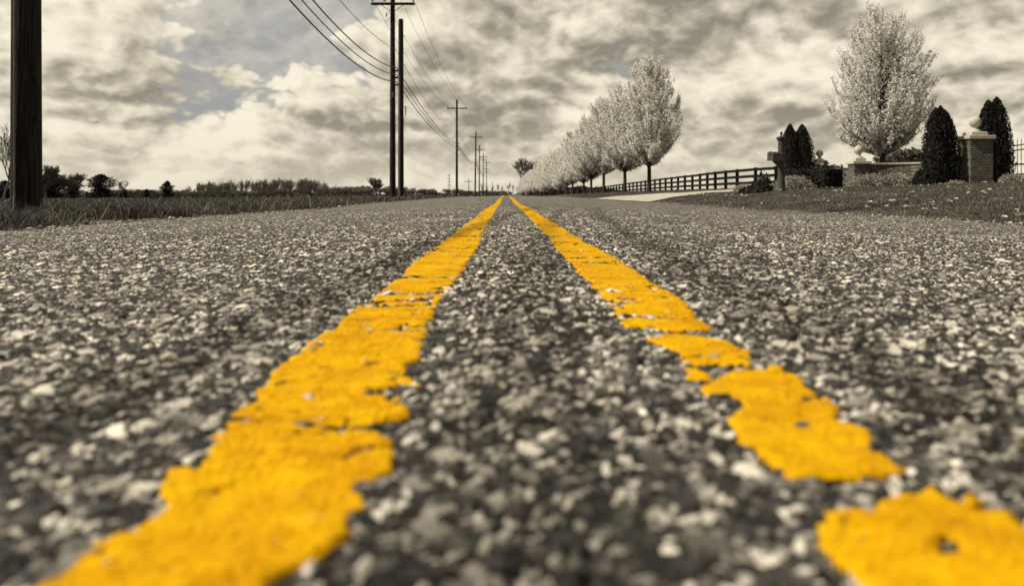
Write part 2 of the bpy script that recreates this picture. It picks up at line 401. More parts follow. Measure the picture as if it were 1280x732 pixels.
HOLES_L = [[(354, 526), (380, 523), (430, 529), (470, 528), (500, 532), (470, 534), (420, 533), (375, 530)], [(385, 468), (405, 466), (428, 463), (424, 466), (400, 470)], [(460, 460), (480, 458), (506, 459), (504, 464), (475, 463)], [(272, 549), (300, 547), (339, 542), (330, 547), (300, 552), (276, 554)], [(430, 409), (470, 411), (522, 411), (520, 414), (470, 414)], [(440, 398), (470, 399), (468, 401), (442, 400)], [(250, 597), (300, 590), (305, 594), (255, 601)], [(398, 528), (430, 526), (440, 531), (402, 533)], [(442, 494), (458, 495), (456, 498)], [(488, 411), (508, 412), (505, 416), (490, 415)], [(180, 681), (214, 706), (220, 716), (196, 700)]]

def sdf(polys, holes, X, Y):
    def one(poly):
        d = np.full(X.shape, 1e9); ins = np.zeros(X.shape, bool); n = len(poly)
        for i in range(n):
            ax, ay = poly[i]; bx, by = poly[(i + 1) % n]
            ex, ey = bx - ax, by - ay
            t = np.clip(((X - ax) * ex + (Y - ay) * ey) / (ex * ex + ey * ey + 1e-12), 0, 1)
            d = np.minimum(d, np.hypot(X - ax - t * ex, Y - ay - t * ey))
            c = ((ay > Y) != (by > Y)) & (X < ex * (Y - ay) / (by - ay + 1e-15) + ax)
            ins ^= c
        return np.where(ins, d, -d)
    s = np.full(X.shape, -1e9)
    for p in polys: s = np.maximum(s, one(on_road(p)))
    for p in holes: s = np.minimum(s, -one(on_road(p)))
    return s

def paint_line(name, polys, holes, xc, grow, seed, label):
    Vs, Fs = [], []; base = 0
    def emit(xs, ys, s_of, thick):
        nonlocal base
        X, Y = np.meshgrid(xs, ys)
        s = s_of(X, Y)
        keep = s > 0
        e = np.clip(s / .005, 0, 1); e = np.sqrt(1 - (1 - e) ** 2)
        lump = (fbm(X * 26, Y * 30, seed + 3, 3) - .45) * .0042
        Z = road_z(X, Y) + (fbm(X * 7, Y * 7, 3, 3) - .45) * .012 + (fbm(X * 1.1, Y * 1.1, 9, 2) - .4) * .012 + e * (thick + lump) + (1 - e) * .0006
        v = np.stack([X, Y, Z], -1).reshape(-1, 3); nx = len(xs); ny = len(ys)
        i = (np.arange(ny - 1)[:, None] * nx + np.arange(nx - 1)[None, :]).ravel()
        f = np.stack([i, i + 1, i + 1 + nx, i + nx], -1)
        k = keep.ravel()[f].sum(1) >= 3
        f = f[k]; used = np.unique(f); mp = np.full(len(v), -1); mp[used] = np.arange(len(used))
        Vs.append(v[used]); Fs.append(mp[f] + base); base += len(used)
    def rag(X, Y, a): return (fbm(X * 60, Y * 50, seed, 3) - .44) * a * .8 + (fbm(X * 14, Y * 75, seed + 41, 3) - .45) * a * 1.25
    def cracks(X, Y, s):
        c = np.abs(vn(X * 9 + vn(X * 60, Y * 60, seed + 8) * .6, Y * 30, seed + 5) - .5)
        on = vn(X * 6, Y * 11, seed + 6)
        return np.minimum(s, (c - .05) * .06 + np.where((on > .52) & (Y > .47), 0, 1.0))
    P = [on_road(p) for p in polys]
    allp = np.concatenate(P); x0, x1 = allp[:, 0].min() - .01, allp[:, 0].max() + .01
    ymx = max(p[:, 1].max() for p in P)
    emit(np.arange(x0, x1, .0016), np.arange(.265, 1.3, .0018), lambda X, Y: cracks(X, Y, sdf(polys, holes, X, Y) + grow + rag(X, Y, .011)), .0054)
    emit(np.arange(x0, x1, .003), np.arange(1.2985, ymx - .02, .005), lambda X, Y: cracks(X, Y, sdf(polys, holes, X, Y) + grow * .5 + rag(X, Y, .014)), .0056)
    def strip(X, Y):
        w = .055 + (fbm(X * 0, Y * 7, seed + 2, 4) - .47) * .022
        return cracks(X, Y, w - np.abs(X - xc) + rag(X, Y, .018))
    emit(np.linspace(xc - .075, xc + .075, 36), np.arange(ymx - .03, 9, .008), strip, .0055)
    emit(np.linspace(xc - .075, xc + .075, 14), np.arange(9, 30, .04), lambda X, Y: .056 - np.abs(X - xc) + rag(X, Y, .014), .007)
    emit(np.linspace(xc - .056, xc + .056, 4), np.concatenate([np.arange(30, 120, .5), np.arange(120, 500, 6)]), lambda X, Y: np.full(X.shape, .01), .010)
    o = link(name, np_mesh(name, np.concatenate(Vs), np.concatenate(Fs), True), M['paint'])
    tag(o, label, 'road marking', 'double yellow centre lines')
paint_line('painted_line', LEFT, HOLES_L, -.148, .0040, 21, 'yellow centre line running unbroken to the near edge, the left of the pair')
paint_line('painted_line', RIGHT, HOLES_R, .205, .0008, 57, 'yellow centre line worn into separate patches close by, the right of the pair')

# driveway apron draped over the bank
def drive():
    sta = [((4.0, 22.6), (4.0, 37.5)), ((4.7, 24.2), (4.7, 37.6)), ((6.3, 27.2), (6.4, 38.2)), ((8.2, 30.6), (8.6, 40)), ((11.5, 36.2), (11, 42.5)), ((14, 40.5), (13.6, 46)), ((17.5, 45.6), (16.6, 50.5)), ((26, 50), (26, 55))]
    V = []; n = 14
    for k in range(len(sta) - 1):
        for t in np.linspace(0, 1, 8, endpoint=(k == len(sta) - 2)):
            a = [sta[k][0][i] * (1 - t) + sta[k + 1][0][i] * t for i in (0, 1)]; b_ = [sta[k][1][i] * (1 - t) + sta[k + 1][1][i] * t for i in (0, 1)]
            for q in np.linspace(0, 1, n):
                x, y = a[0] * (1 - q) + b_[0] * q, a[1] * (1 - q) + b_[1] * q
                z = Gz(x, y) + .03
                if x < RXR + .3: z = max(z, float(road_z(min(x, RXR), y)) + .025)
                V.append((x, y, z))
    ny = len(V) // n
    i = (np.arange(ny - 1)[:, None] * n + np.arange(n - 1)[None, :]).ravel()
    tag(link('driveway', np_mesh('driveway', np.array(V), np.stack([i, i + n, i + n + 1, i + 1], -1), True), M['drive']), kind='structure')
drive()
DRV = [(4.0, 22.3), (4.7, 23.9), (6.3, 27), (8.2, 30.4), (11.5, 36), (14, 40.3), (17.5, 45.4), (26, 49), (26, 56), (16.6, 50.8), (13.6, 46.3), (11, 42.8), (8.6, 40.3), (6.4, 38.5), (4, 37.8)]
def in_drive(X, Y):
    ins = np.zeros(X.shape, bool)
    for i in range(len(DRV)):
        ax, ay = DRV[i]; bx, by = DRV[(i + 1) % len(DRV)]
        ins ^= ((ay > Y) != (by > Y)) & (X < (bx - ax) * (Y - ay) / (by - ay + 1e-12) + ax)
    return ins

# ------------------------------------------------------------------ grass
def blades(X, Y, h, w, lean, m, name):
    n = len(X); Z = G(X, Y) - .01
    a = rng.uniform(0, 2 * np.pi, n); la = rng.uniform(0, 2 * np.pi, n); L = h * lean * rng.uniform(.1, 1, n)
    dx, dy = np.cos(a) * w / 2, np.sin(a) * w / 2; lx, ly = np.cos(la) * L, np.sin(la) * L
    v = np.stack([np.stack([X - dx, Y - dy, Z], 1), np.stack([X + dx, Y + dy, Z], 1),
                  np.stack([X + dx * .7 + lx * .35, Y + dy * .7 + ly * .35, Z + h * .6], 1), np.stack([X - dx * .7 + lx * .35, Y - dy * .7 + ly * .35, Z + h * .6], 1),
                  np.stack([X + lx, Y + ly, Z + h * (1 - .25 * rng.random(n) * lean)], 1)], 1).reshape(-1, 3)
    b_ = np.arange(n) * 5
    return np_mesh(name, v, [np.stack([b_, b_ + 1, b_ + 2, b_ + 3], 1), np.stack([b_ + 3, b_ + 2, b_ + 4], 1)])

def verge():
    n = 130000
    u = rng.random(n); Y = 3.5 * (70 / 3.5) ** u
    X = RXL - .08 - (rng.random(n) ** 1.4) * (1.2 + .16 * Y)
    clump = fbm(X * 2.2, Y * 1.6, 31, 3)
    k = clump + rng.random(n) * .25 > .50
    X, Y, clump = X[k], Y[k], clump[k]
    edge = sstep(0, .7, RXL - X)
    h = (.025 + edge * (.02 + .27 * np.clip(clump - .36, 0, .4) / .4)) * rng.uniform(.45, 1.2, len(X))
    tall = rng.random(len(X)) > .992; h[tall] *= 1.7
    w = .005 + .00045 * Y
    me = blades(X, Y, h, w, 1.35, M['grass'], 'verge_grass')
    tag(link('verge_grass', me, M['grass']), 'dry tangled grass along the left verge below the poles', 'grass', kind='stuff')
    n = 90000
    u = rng.random(n); Y = 9 * (260 / 9) ** u; X = -4.5 - rng.random(n) ** 1.2 * (4 + 1.0 * Y)
    me = blades(X, Y, .10 * rng.uniform(.5, 1.3, n) + .0006 * Y, .008 + .0011 * Y, .6, M['grass'], 'field_grass')
    tag(link('field_grass', me, M['grass']), 'short pale grass of the open field beyond the verge', 'grass', kind='stuff')
verge()

def lawn():
    n = 170000
    u = rng.random(n); Y = 4.5 * (65 / 4.5) ** u
    X = RXR + .03 + rng.random(n) ** 1.25 * (2 + .42 * Y)
    k = ~in_drive(X, Y) & (X < 18.5); X, Y = X[k], Y[k]
    cl = fbm(X * 1.5, Y * 1.5, 77, 3)
    h = (.022 + .05 * cl) * rng.uniform(.5, 1.2, len(X)) * (.5 + .5 * sstep(0, .5, X - RXR))
    me = blades(X, Y, h, .005 + .0006 * Y, .6, M['lawn'], 'lawn_grass')
    tag(link('lawn_grass', me, M['lawn']), 'short mown grass of the bank in front of the brick wall', 'grass', kind='stuff')
    n = 9000
    Y = rng.uniform(48, 330, n); X = rng.uniform(5.5, 17.5, n)
    me = blades(X, Y, rng.uniform(.04, .12, n), .03 + .0006 * Y, .6, M['lawn'], 'roadside_grass')
    tag(link('roadside_grass', me, M['lawn']), 'short grass strip under the row of white trees', 'grass', kind='stuff')
    # pale dead leaves and petals lying on the lawn
    V, Fq = [], []
    for i in range(170):
        y = 6.5 * (34 / 6.5) ** random.random(); x = RXR + .25 + random.random() * min(12.5, .42 * y + 1.2)
        if bool(in_drive(np.array([x]), np.array([y]))[0]): continue
        for _ in range(random.choice((1, 1, 1, 2, 3, 4))):
            cx, cy = x + random.gauss(0, .09), y + random.gauss(0, .1); cz = Gz(cx, cy) + random.uniform(.035, .055)
            s = random.uniform(.010, .026) * (1 + .022 * y); a = random.random() * 6.3; b0 = len(V)
            for q in range(6):
                rr = s * (1 if q % 3 else 1.5) * random.uniform(.8, 1.15); t = a + q * math.pi / 3
                V.append((cx + math.cos(t) * rr, cy + math.sin(t) * rr, cz + random.uniform(0, s * .9)))
            V.append((cx, cy, cz - s * .1)); Fq += [(b0 + q, b0 + (q + 1) % 6, b0 + 6) for q in range(6)]
    tag(link('fallen_leaves', np_mesh('fallen_leaves', np.array(V), np.array(Fq)), M['petal']), 'pale fallen leaves scattered over the dark lawn', 'leaves', kind='stuff')
lawn()

def grit():
    V, Fq = [], []
    for i in range(2600):
        left = random.random() < .6; y = 3.0 * (60 / 3.0) ** random.random()
        o = abs(random.gauss(0, .16)) - .10
        x = (RXL - o) if left else (RXR + o)
        s = random.uniform(.004, .014) * (1 + .03 * y) * (1.8 if random.random() > .97 else 1)
        z = (float(road_z(min(max(x, RXL), RXR), y)) if RXL <= x <= RXR else Gz(x, y)) + s * .5 + .004; b0 = len(V)
        a = random.random() * 6.3
        for q in range(4): V.append((x + math.cos(a + q * 1.57) * s * random.uniform(.7, 1.4), y + math.sin(a + q * 1.57) * s * random.uniform(.7, 1.4), z + random.uniform(-.2, .2) * s))
        V += [(x, y, z + s * .7), (x, y, z - s * .6)]
        for q in range(4): Fq += [(b0 + q, b0 + (q + 1) % 4, b0 + 4), (b0 + (q + 1) % 4, b0 + q, b0 + 5)]
    tag(link('gravel', np_mesh('gravel', np.array(V), np.array(Fq)), leafmat('loose_grit', [(0, .10), (.6, .28), (1, .60)], .9, 0)), 'loose pale grit lying along both road edges', 'gravel', kind='stuff')
    n = 380
    Y = 4.5 * (45 / 4.5) ** rng.random(n); X = RXL - .25 - rng.random(n) ** 1.3 * (1.0 + .13 * Y)
    me = blades(X, Y, rng.uniform(.14, .34, n), .004 + .0004 * Y, 1.1, M['straw'], 'straw_stalks')
    tag(link('dry_grass_stalks', me, M['straw']), 'pale dry stalks bent over the dark verge grass', 'grass', kind='stuff')
M['straw'] = leafmat('straw', [(0, .18), (.6, .35), (1, .55)], .8, .2)
grit()

# ------------------------------------------------------------------ utility poles
POLES = [(-5.66, 9.4, 11.2, .163, .5), (-6.1, 43, 11.35, .165, .0), (-5.76, 94, 11.2, .15, .0), (-5.45, 142, 11.2, .15, .013), (-6.3, 190, 11.6, .15, .006), (-6.5, 232, 11.8, .15, 0), (-6.4, 268, 11.6, .15, -.004)]
WHERE = ['thick weathered utility pole standing in the near grass at the left edge',
         'tall utility pole with crossarm, taller of the two poles standing side by side',
         'utility pole with crossarm standing alone between the paired poles and the far cluster',
         'utility pole leaning slightly right, tallest of the far cluster by the road',
         'far utility pole, second tallest of the distant cluster',
         'far utility pole, third tallest of the distant cluster',
         'farthest utility pole with several short crossarms in the distant cluster']
POLEZ = []
for i, (px, py, H, r, lean) in enumerate(POLES):
    gz = Gz(px, py); root = empty('utility_pole', (px, py, gz)); POLEZ.append(gz)
    tag(root, WHERE[i], 'utility pole', 'utility poles along the left roadside')
    top = .155 + 0 - gz + H - .155          # height above ground so that tops stay at road level + H
    if i == 0: lean = 0
    pts = [(lean * z, 0, z) for z in np.linspace(-.3, top, 12)]
    n = 20 if i == 0 else 10
    MB().tube(pts, [r * (1.03 - .30 * k / 11) for k in range(12)], n).build('pole_shaft', M['wood'], root, smooth=True)
    za = top - (1.0 if i else 1.2); ax = lean * za
    arms = [za] if i < 5 else ([za, za - .9] if i == 5 else [za, za - 1.1, za - 2.2, za - 3.3])
    for k, z in enumerate(arms):
        wd = 2.35 if k == 0 else 1.5
        arm = MB().box((ax + .03, -.19, z), (wd, .10, .13), bev=.008).build('crossarm', M['wood'], root)
        for s in ((-1.1, -.45, 1.1) if k == 0 else (-.65, .65)):
            MB().lathe([(.012, 0), (.012, .07), (.05, .075), (.055, .10), (.03, .12), (.048, .135), (.048, .165), (.02, .2)], (ax + .03 + s, -.19, z + .065), 10).build('insulator', M['ceramic'], root)
        if k == 0:
            for s in (-1, 1):
                MB().tube([(ax + .03 + s * .62, -.25, z - .05), (ax + s * .1, -.22, z - .42)], .018, 6).build('arm_brace', M['metal'], root)
    MB().lathe([(.012, 0), (.012, .1), (.05, .105), (.055, .13), (.03, .15), (.045, .17), (.02, .22)], (lean * top, 0, top), 10).build('top_insulator', M['ceramic'], root)
    if i <= 2:
        zc = 6.15 if i == 1 else 5.6
        for z in (zc + .75, zc + .38, zc):
            MB().box((r + .05, -.02, z), (.14, .05, .09)).build('cable_clamp', M['metal'], root)
    if i == 0:
        MB().tube([(-.03, -r - .012, z) for z in (-.1, 1, 2, 3.2)], .013, 8).build('ground_wire_cover', M['conduit'], root)
        MB().box((r * .9, -.06, 1.62), (.05, .04, .07), bev=.005).build('pole_step', M['metal'], root)
        MB().box((r * .95, -.06, 1.17), (.07, .025, .02)).build('pole_step', M['metal'], root)
    if i == 1:
        MB().tube([(-.3, -.19, za - .5), (-.32, -.22, za - .7)], .03, 8).tube([(-.31, -.2, za - .45), (-.05, -.17, za - .55)], .012).build('cutout_fuse', M['ceramic'], root)
        MB().box((0, -.165, 5.6), (.14, .02, .3)).build('tag_plate', M['conduit'], root)
# the shorter pole next to the second one
gz = Gz(-5.92, 45); root = empty('utility_pole', (-5.92, 45, gz))
tag(root, 'shorter dark pole without crossarm, with a grey riser conduit, beside the taller pole', 'utility pole', 'utility poles along the left roadside')
MB().tube([(0, 0, z) for z in np.linspace(-.3, 10.0 - gz, 8)], [.17 - .004 * k for k in range(8)], 12).build('pole_shaft', M['wood_dark'], root, smooth=True)
MB().tube([(-.05, -.185, z) for z in (0, 4, 6.9)], .055, 10).build('riser_conduit', M['conduit'], root, smooth=True)
MB().tube([(.19, 0, 5.2), (.27, 0, 5.2), (.27, 0, 4.7)], .03, 8).build('terminal_box', M['metal'], root)
MB().tube([(-.15, -.1, 9.1), (.25, -.1, 9.2)], .012).build('hook', M['metal'], root)
# small pole and mast in the distance
for (px, ytop, dist, lab, arms) in ((615.5, 227, 420, 'short bare pole beyond the far cluster, standing by the road crest', 0), (586, 224, 330, 'small distant pole with one crossarm left of the far cluster', 1), (561.5, 217, 420, 'distant mast with four stubby crossarms above the scrub', 4)):
    x = (px - VX) * dist / FPX; gz = Gz(x, dist); root = empty('distant_mast' if arms == 4 else 'utility_pole', (x, dist, gz)); tag(root, lab, 'mast' if arms == 4 else 'utility pole')
    H = .155 + (HZ - ytop) * dist / FPX - gz
    MB().tube([(0, 0, -.2), (0, 0, H)], [.2, .13], 8).build('pole_shaft', M['wood'], root)
    for k in range(arms): MB().box((0, -.16, H - 1 - k * 1.7), (3.6 if arms == 1 else 2.4, .18, .2)).build('crossarm', M['wood'], root)

# wires: each one continuous along the poles
def wire_obj(name, offs, zs, rad, sags, label, grp):
    mb = MB(); pts = []; idx = list(range(len(zs)))
    P = [Vector((POLES[i][0] + offs + (POLES[i][4] if i else 0) * zs[i], POLES[i][1] - (.19 if abs(offs) > .3 else 0), zs[i])) for i in idx]
    P = [Vector((P[0].x + .3, P[0].y - 34, P[0].z))] + P; sags = [sags[0]] + list(sags)
    for k in range(len(P) - 1):
        n = 24; last = k == len(P) - 2
        for j in range(n + (1 if last else 0)):
            t = j / n; p = P[k].lerp(P[k + 1], t); p.z -= sags[k] * 4 * t * (1 - t); pts.append(p)
    tag(mb.tube(pts, rad, 5).build(name, M['cable']), label, 'cable', grp)
tops = [11.25, 11.57, 11.42, 11.42, 11.8, 12.0, 11.8]
armz = [10.45, 10.62, 10.45, 10.45, 10.85, 11.05, 10.85]
wire_obj('power_line', 0, tops, .010, [.5, .75, .7, .7, .6, .5], 'thin wire running along the very tops of the poles', 'power lines on the poles')
wire_obj('power_line', -1.07, armz, .011, [.5, .8, .8, .7, .6, .5], 'thin wire on the outer field end of the crossarms', 'power lines on the poles')
wire_obj('power_line', -.42, armz, .010, [.5, .8, .8, .7, .6, .5], 'thin wire on the crossarms between the field end and the pole', 'power lines on the poles')
wire_obj('power_line', 1.13, armz, .011, [.5, .8, .8, .7, .6, .5], 'thin wire on the road end of the crossarms', 'power lines on the poles')
wire_obj('power_line', .17, [7.7, 7.93, 7.6, 7.5, 7.4, 7.4, 7.4], .012, [1.0, 1.1, 1.0, .8, .6, .4], 'single thin cable strung midway between the crossarms and the thick cables', 'power lines on the poles')
for dz, lab in ((.75, 'topmost of the three thick sagging cables'), (.38, 'middle one of the three thick sagging cables'), (0, 'lowest of the three thick sagging cables')):
    wire_obj('communication_cable', .2, [6.2 + dz * .95, 6.2 + dz, 5.6 + dz * .5, 5.5 + dz * .5, 5.4 + dz * .5, 5.3 + dz * .5], .024 if dz != .38 else .019, [1.15, .75, .8, .6, .5], lab + ' on the poles', 'thick cables on the poles')

# ------------------------------------------------------------------ trees
def leaves_mesh(P, size, name, squash=1.0, up=0.0, quads=1):
    """one small irregular face per leaf or blossom cluster, scattered at points P"""
    P = np.asarray(P); n = len(P)
    a = rng.normal(size=(n, 3)); a[:, 2] += up; a /= np.linalg.norm(a, axis=1)[:, None] + 1e-9
    b_ = rng.normal(size=(n, 3)); b_ -= (b_ * a).sum(1)[:, None] * a; b_ /= np.linalg.norm(b_, axis=1)[:, None] + 1e-9
    s = (size * rng.uniform(.55, 1.25, n))[:, None]
    c = np.cross(a, b_)
    q = [P + a * s * rng.uniform(.8, 1.2, (n, 1)), P + b_ * s * squash * rng.uniform(.7, 1.2, (n, 1)) + c * s * .3, P - a * s * rng.uniform(.8, 1.2, (n, 1)), P - b_ * s * squash * rng.uniform(.7, 1.2, (n, 1)) - c * s * .25]
    V = np.stack(q, 1).reshape(-1, 3); i = np.arange(n) * 4
    return np_mesh(name, V, np.stack([i, i + 1, i + 2, i + 3], 1))

def pear(seed, H, Rm, base, limbs, leaf, per, sides=5, tw=7):
    rr = random.Random(seed); mb = MB(); pts = []
    def env(h):
        t = (h - base * .95) / (H - base * .95)
        return Rm * float(np.interp(t, [-.1, 0, .05, .14, .25, .36, .47, .58, .69, .8, .91, 1], [.05, .12, .35, .82, .95, 1, .95, .87, .79, .69, .52, .20]))
    lead = [Vector((0, 0, -.15))]; zz = 0
    while zz < H * .93:
        zz += H / 14; lead.append(Vector((rr.gauss(0, .05) * (zz / H), rr.gauss(0, .05) * (zz / H), zz)))
    r0 = H * .0165
    rad = [max(.012, r0 * max(0, 1 - p.z / H) ** .8) for p in lead]; rad[0] = r0 * 1.25
    mb.tube(lead, rad, 8)
    def at(z):
        for k in range(len(lead) - 1):
            if lead[k].z <= z <= lead[k + 1].z: return lead[k].lerp(lead[k + 1], (z - lead[k].z) / (lead[k + 1].z - lead[k].z))
        return lead[-1]
    for i in range(limbs):
        for _try in range(40):
            h1 = base * 1.12 + (H * .99 - base * 1.12) * rr.random()
            if rr.random() * Rm < env(h1) + .5: break
        t = min(1, max(0, (h1 - base) / (H - base)))
        az = i * 2.399 + rr.gauss(0, .35)
        e = env(h1) * (.30 + .74 * rr.random() ** .45)
        h0 = max(base * (.92 + .15 * rr.random()), h1 - e * rr.uniform(.9, 1.6) - .35)
        p0 = at(h0); p3 = Vector((math.cos(az) * e, math.sin(az) * e, h1))
        p1 = p0 + Vector((math.cos(az), math.sin(az), .9)) * e * .28
        p2 = p3 - Vector((math.cos(az) * .3, math.sin(az) * .3, .9)) * e * .28
        path = []
        for k in range(6):
            q = k / 5
            path.append(p0 * (1 - q) ** 3 + p1 * 3 * q * (1 - q) ** 2 + p2 * 3 * q * q * (1 - q) + p3 * q ** 3 + Vector((rr.gauss(0, .03), rr.gauss(0, .03), 0)) * (1 if 0 < k < 5 else 0))
        rl = r0 * .36 * (1 - .75 * t)
        mb.tube(path, [max(.007, rl * (1 - .85 * k / 5)) for k in range(6)], sides, cap=False)
        for j in range(tw):
            q = rr.uniform(.22, 1.0); f = q * 5; k = min(4, int(f)); s0 = path[k].lerp(path[k + 1], f - k)
            d = Vector((math.cos(az + rr.gauss(0, 1.1)), math.sin(az + rr.gauss(0, 1.1)), rr.uniform(.9, 2.8))).normalized()
            L = rr.uniform(.3, .75) * H / 8.3 * (1.1 - .35 * t); s1 = s0 + d * L * .5 + Vector((rr.gauss(0, .03), rr.gauss(0, .03), 0)); s2 = s0 + d * L + Vector((0, 0, L * .15))
            if sides > 3: mb.tube([s0, s1, s2], [.011, .008, .005], 3, cap=False)
            for _ in range(per):
                u = rr.random(); c = (s0.lerp(s1, u * 2) if u < .5 else s1.lerp(s2, u * 2 - 1))
                pts.append(c + Vector((rr.gauss(0, .055), rr.gauss(0, .055), rr.gauss(0, .055))))
        for _ in range(per * 2):
            q = rr.uniform(.35, 1); f = q * 5; k = min(4, int(f))
            pts.append(path[k].lerp(path[k + 1], f - k) + Vector((rr.gauss(0, .07), rr.gauss(0, .07), rr.gauss(0, .07))))
    for _ in range(int(limbs * per * .75)):
        z = rr.uniform(base * 1.35, H * .97); a = rr.random() * 6.283; q = env(z) * .42 * rr.random() ** .6 + .08; p = at(min(z, lead[-1].z - .01))
        pts.append(Vector((p.x + math.cos(a) * q, p.y + math.sin(a) * q, z)))
    return mb.mesh('pear_trunk', True), leaves_mesh(np.array([tuple(p) for p in pts]), leaf, 'pear_blossom')

def place_tree(name, tm, cm, x, y, s, rz, label, cat, group=None, mt=None, mc=None):
    root = empty(name, (x, y, Gz(x, y)), rz); root.scale = (s, s, s); tag(root, label, cat, group)
    link('trunk', tm, mt or M['bark'], root); link('crown', cm, mc or M['blossom'], root)
    return root
pa = pear(11, 8.25, 2.2, 1.65, 165, .052, 15, 5, 12)
pb = pear(23, 8.4, 2.55, 1.6, 160, .052, 15, 5, 12)
pf = [pear(31 + k, 8.6, 2.65 - .2 * k, (1.3, 1.0, 1.5)[k], 110, .085, 10, 3, 9) for k in range(3)]
big = pear(5, 9.55, 2.6, 1.72, 215, .050, 15, 5, 13)
ROWG = 'row of blossoming pear trees by the fence'
ROWL = ['white blossoming pear tree nearest the driveway, first and tallest looking of the row', 'second white blossoming tree of the row, just behind the first',
        'third white blossoming tree of the row counted from the driveway', 'fourth white blossoming tree of the row counted from the driveway', 'fifth white blossoming tree of the row counted from the driveway']
yy = 50.0
for k in range(36):
    x = 9.05 + random.gauss(0, .12) + (.25 if k else 0); s = random.uniform(.88, 1.10)
    if k == 0: s = 1.0
    if k == 1: s = .99
    src = (pa if k == 0 else pb if k in (1, 3) else pa if k == 2 else pf[(k * 5 + k // 3) % 3])
    place_tree('pear_tree', src[0], src[1], x, yy, s * (1.03 if k > 1 else 1), random.random() * 6.3, ROWL[k] if k < 5 else 'white blossoming tree far down the row where the crowns merge', 'tree', ROWG)
    yy += (12 if k < 8 else 13) + random.uniform(-1.1, 1.1)
place_tree('pear_tree', big[0], big[1], 19.85, 42, 1.0, .4, 'large white blossoming tree standing alone behind the brick wall', 'tree')

def bare(seed, H, spread=.55, levels=5, trunk=.28, r0=None, sides=5, up=.25, kids=(3, 4), rmin=.016):
    rr = random.Random(seed); mb = MB()
    def go(p, d, L, r, lv):
        n = 3; path = [p]; q = p
        for k in range(n):
            d = (d + Vector((rr.gauss(0, .10), rr.gauss(0, .10), rr.gauss(0, .05) + up * .12))).normalized(); q = q + d * L / n; path.append(q)
        mb.tube(path, [max(r * q_, rmin) for q_ in (1, .86, .74, .6)], sides if lv > 2 else 3, cap=False)
        if lv <= 0: return
        for j in range(rr.randint(*kids)):
            k = rr.choice((1, 2, 3, 3)) if lv < levels else rr.choice((2, 3, 3))
            az = rr.random() * 6.283; sp = spread * rr.uniform(.5, 1.3)
            side = Vector((math.cos(az), math.sin(az), .1)); nd = (d + side * sp + Vector((0, 0, up * .4))).normalized()
            go(path[k], nd, L * rr.uniform(.62, .86), r * .55, lv - 1)
    go(Vector((0, 0, -.1)), Vector((0, 0, 1)), H * trunk, r0 or H * .016, levels)
    v = np.array(mb.v); zmax = v[:, 2].max(); v *= H / zmax; mb.v = [tuple(p) for p in v]
    return mb

bareA = bare(3, 7, .6, 5, .26, kids=(3, 4), rmin=.02); bareB = bare(8, 7, .5, 5, .24, kids=(3, 4), rmin=.012); bareC = bare(15, 7, .7, 5, .22, kids=(3, 4), rmin=.02)
bm = [m_.mesh('bare_tree_limbs') for m_ in (bareA, bareB, bareC, bare(61, 7, .62, 5, .13, kids=(4, 5), rmin=.016, up=.22, r0=.10))]
def bare_thing(me, px, ytop, dist, label, group=None, wid=1.0, name='bare_tree', mt=None):
    x = (px - VX) * dist / FPX; gz = Gz(x, dist); H = .155 + (HZ - ytop) * dist / FPX - gz
    s = H / 7.0; o = link(name, me, mt or M['twig'], None, (x, dist, gz)); o.scale = (s * wid, s * wid, s); o.rotation_euler = (0, 0, random.random() * 6.3)
    tag(o, label, 'tree', group); return o
bare_thing(bm[1], 4, 150, 60, 'tall spindly leafless tree behind the thick pole at the left edge', wid=.9)
bare_thing(bm[3], 58, 205, 170, 'round leafless tree rising above the evergreens beside the thick pole', wid=1.2)
bare_thing(bm[3], 80, 217, 200, 'leafless tree between the thick pole and the broad dark pine', wid=1.3)
bare_thing(bm[3], 97, 216, 215, 'leafless tree just left of the broad dark pine', wid=1.3)
bare_thing(bm[0], 155, 224, 230, 'small leafless tree just right of the broad dark pine', wid=1.1)
bare_thing(bm[3], 466, 221, 210, 'round leafless tree left of the paired poles', wid=1.3)
# big fan-shaped tree at the end of the row
fan = bare(77, 22, .52, 6, .16, r0=.6, up=.16, kids=(3, 4), rmin=.035)
x = (653 - VX) * 470 / FPX; gz = Gz(x, 470)
o = fan.build('bare_tree', M['twig_pale'], None, (x, 470, gz)); s = (.155 + 46 * 470 / FPX - gz) / 22; o.scale = (s * 1.35, s * 1.35, s)
tag(o, 'large fan shaped leafless tree at the far end of the white row', 'tree')
for k, px in enumerate((603, 609, 616, 622, 628, 636, 641, 646)):
    bare_thing(bm[k % 3], px, 228 + (k * 7 % 5), 640, 'small upright leafless tree beyond the road crest', 'leafless trees beyond the road crest', wid=.42)

# evergreen bushes and pines of the field edge
def pine_mesh(seed, H, Rm, conic):
    rr = random.Random(seed); mb = MB().tube([(0, 0, -.1), (rr.gauss(0, .1), 0, H * .5), (0, 0, H * .95)], [H * .025, H * .018, .02], 7); P = []
    n = 44
    for i in range(n):
        t = (i + rr.random()) / n; z = H * (.06 + .9 * t); az = i * 2.4 + rr.gauss(0, .4)
        if conic: e = Rm * (1 - t) ** .8 * rr.uniform(.75, 1.1)
        else: e = Rm * (.75 + .3 * math.sin(t * 9 + seed)) * (1 - t ** 2.4) ** .6 * rr.uniform(.6, 1.1)
        tip = Vector((math.cos(az) * e, math.sin(az) * e, z + e * .22)); st = Vector((0, 0, z))
        mb.tube([st, tip], [.04, .015], 4, cap=False)
        for _ in range(130):
            q = rr.random() ** .55; c = st.lerp(tip, q); w = .14 + .17 * e * (1 - .4 * q)
            P.append((c.x + rr.gauss(0, w), c.y + rr.gauss(0, w), c.z + rr.gauss(0, w * .55)))
    return mb.mesh('pine_trunk'), leaves_mesh(np.array(P), .16, 'pine_needles', .5)
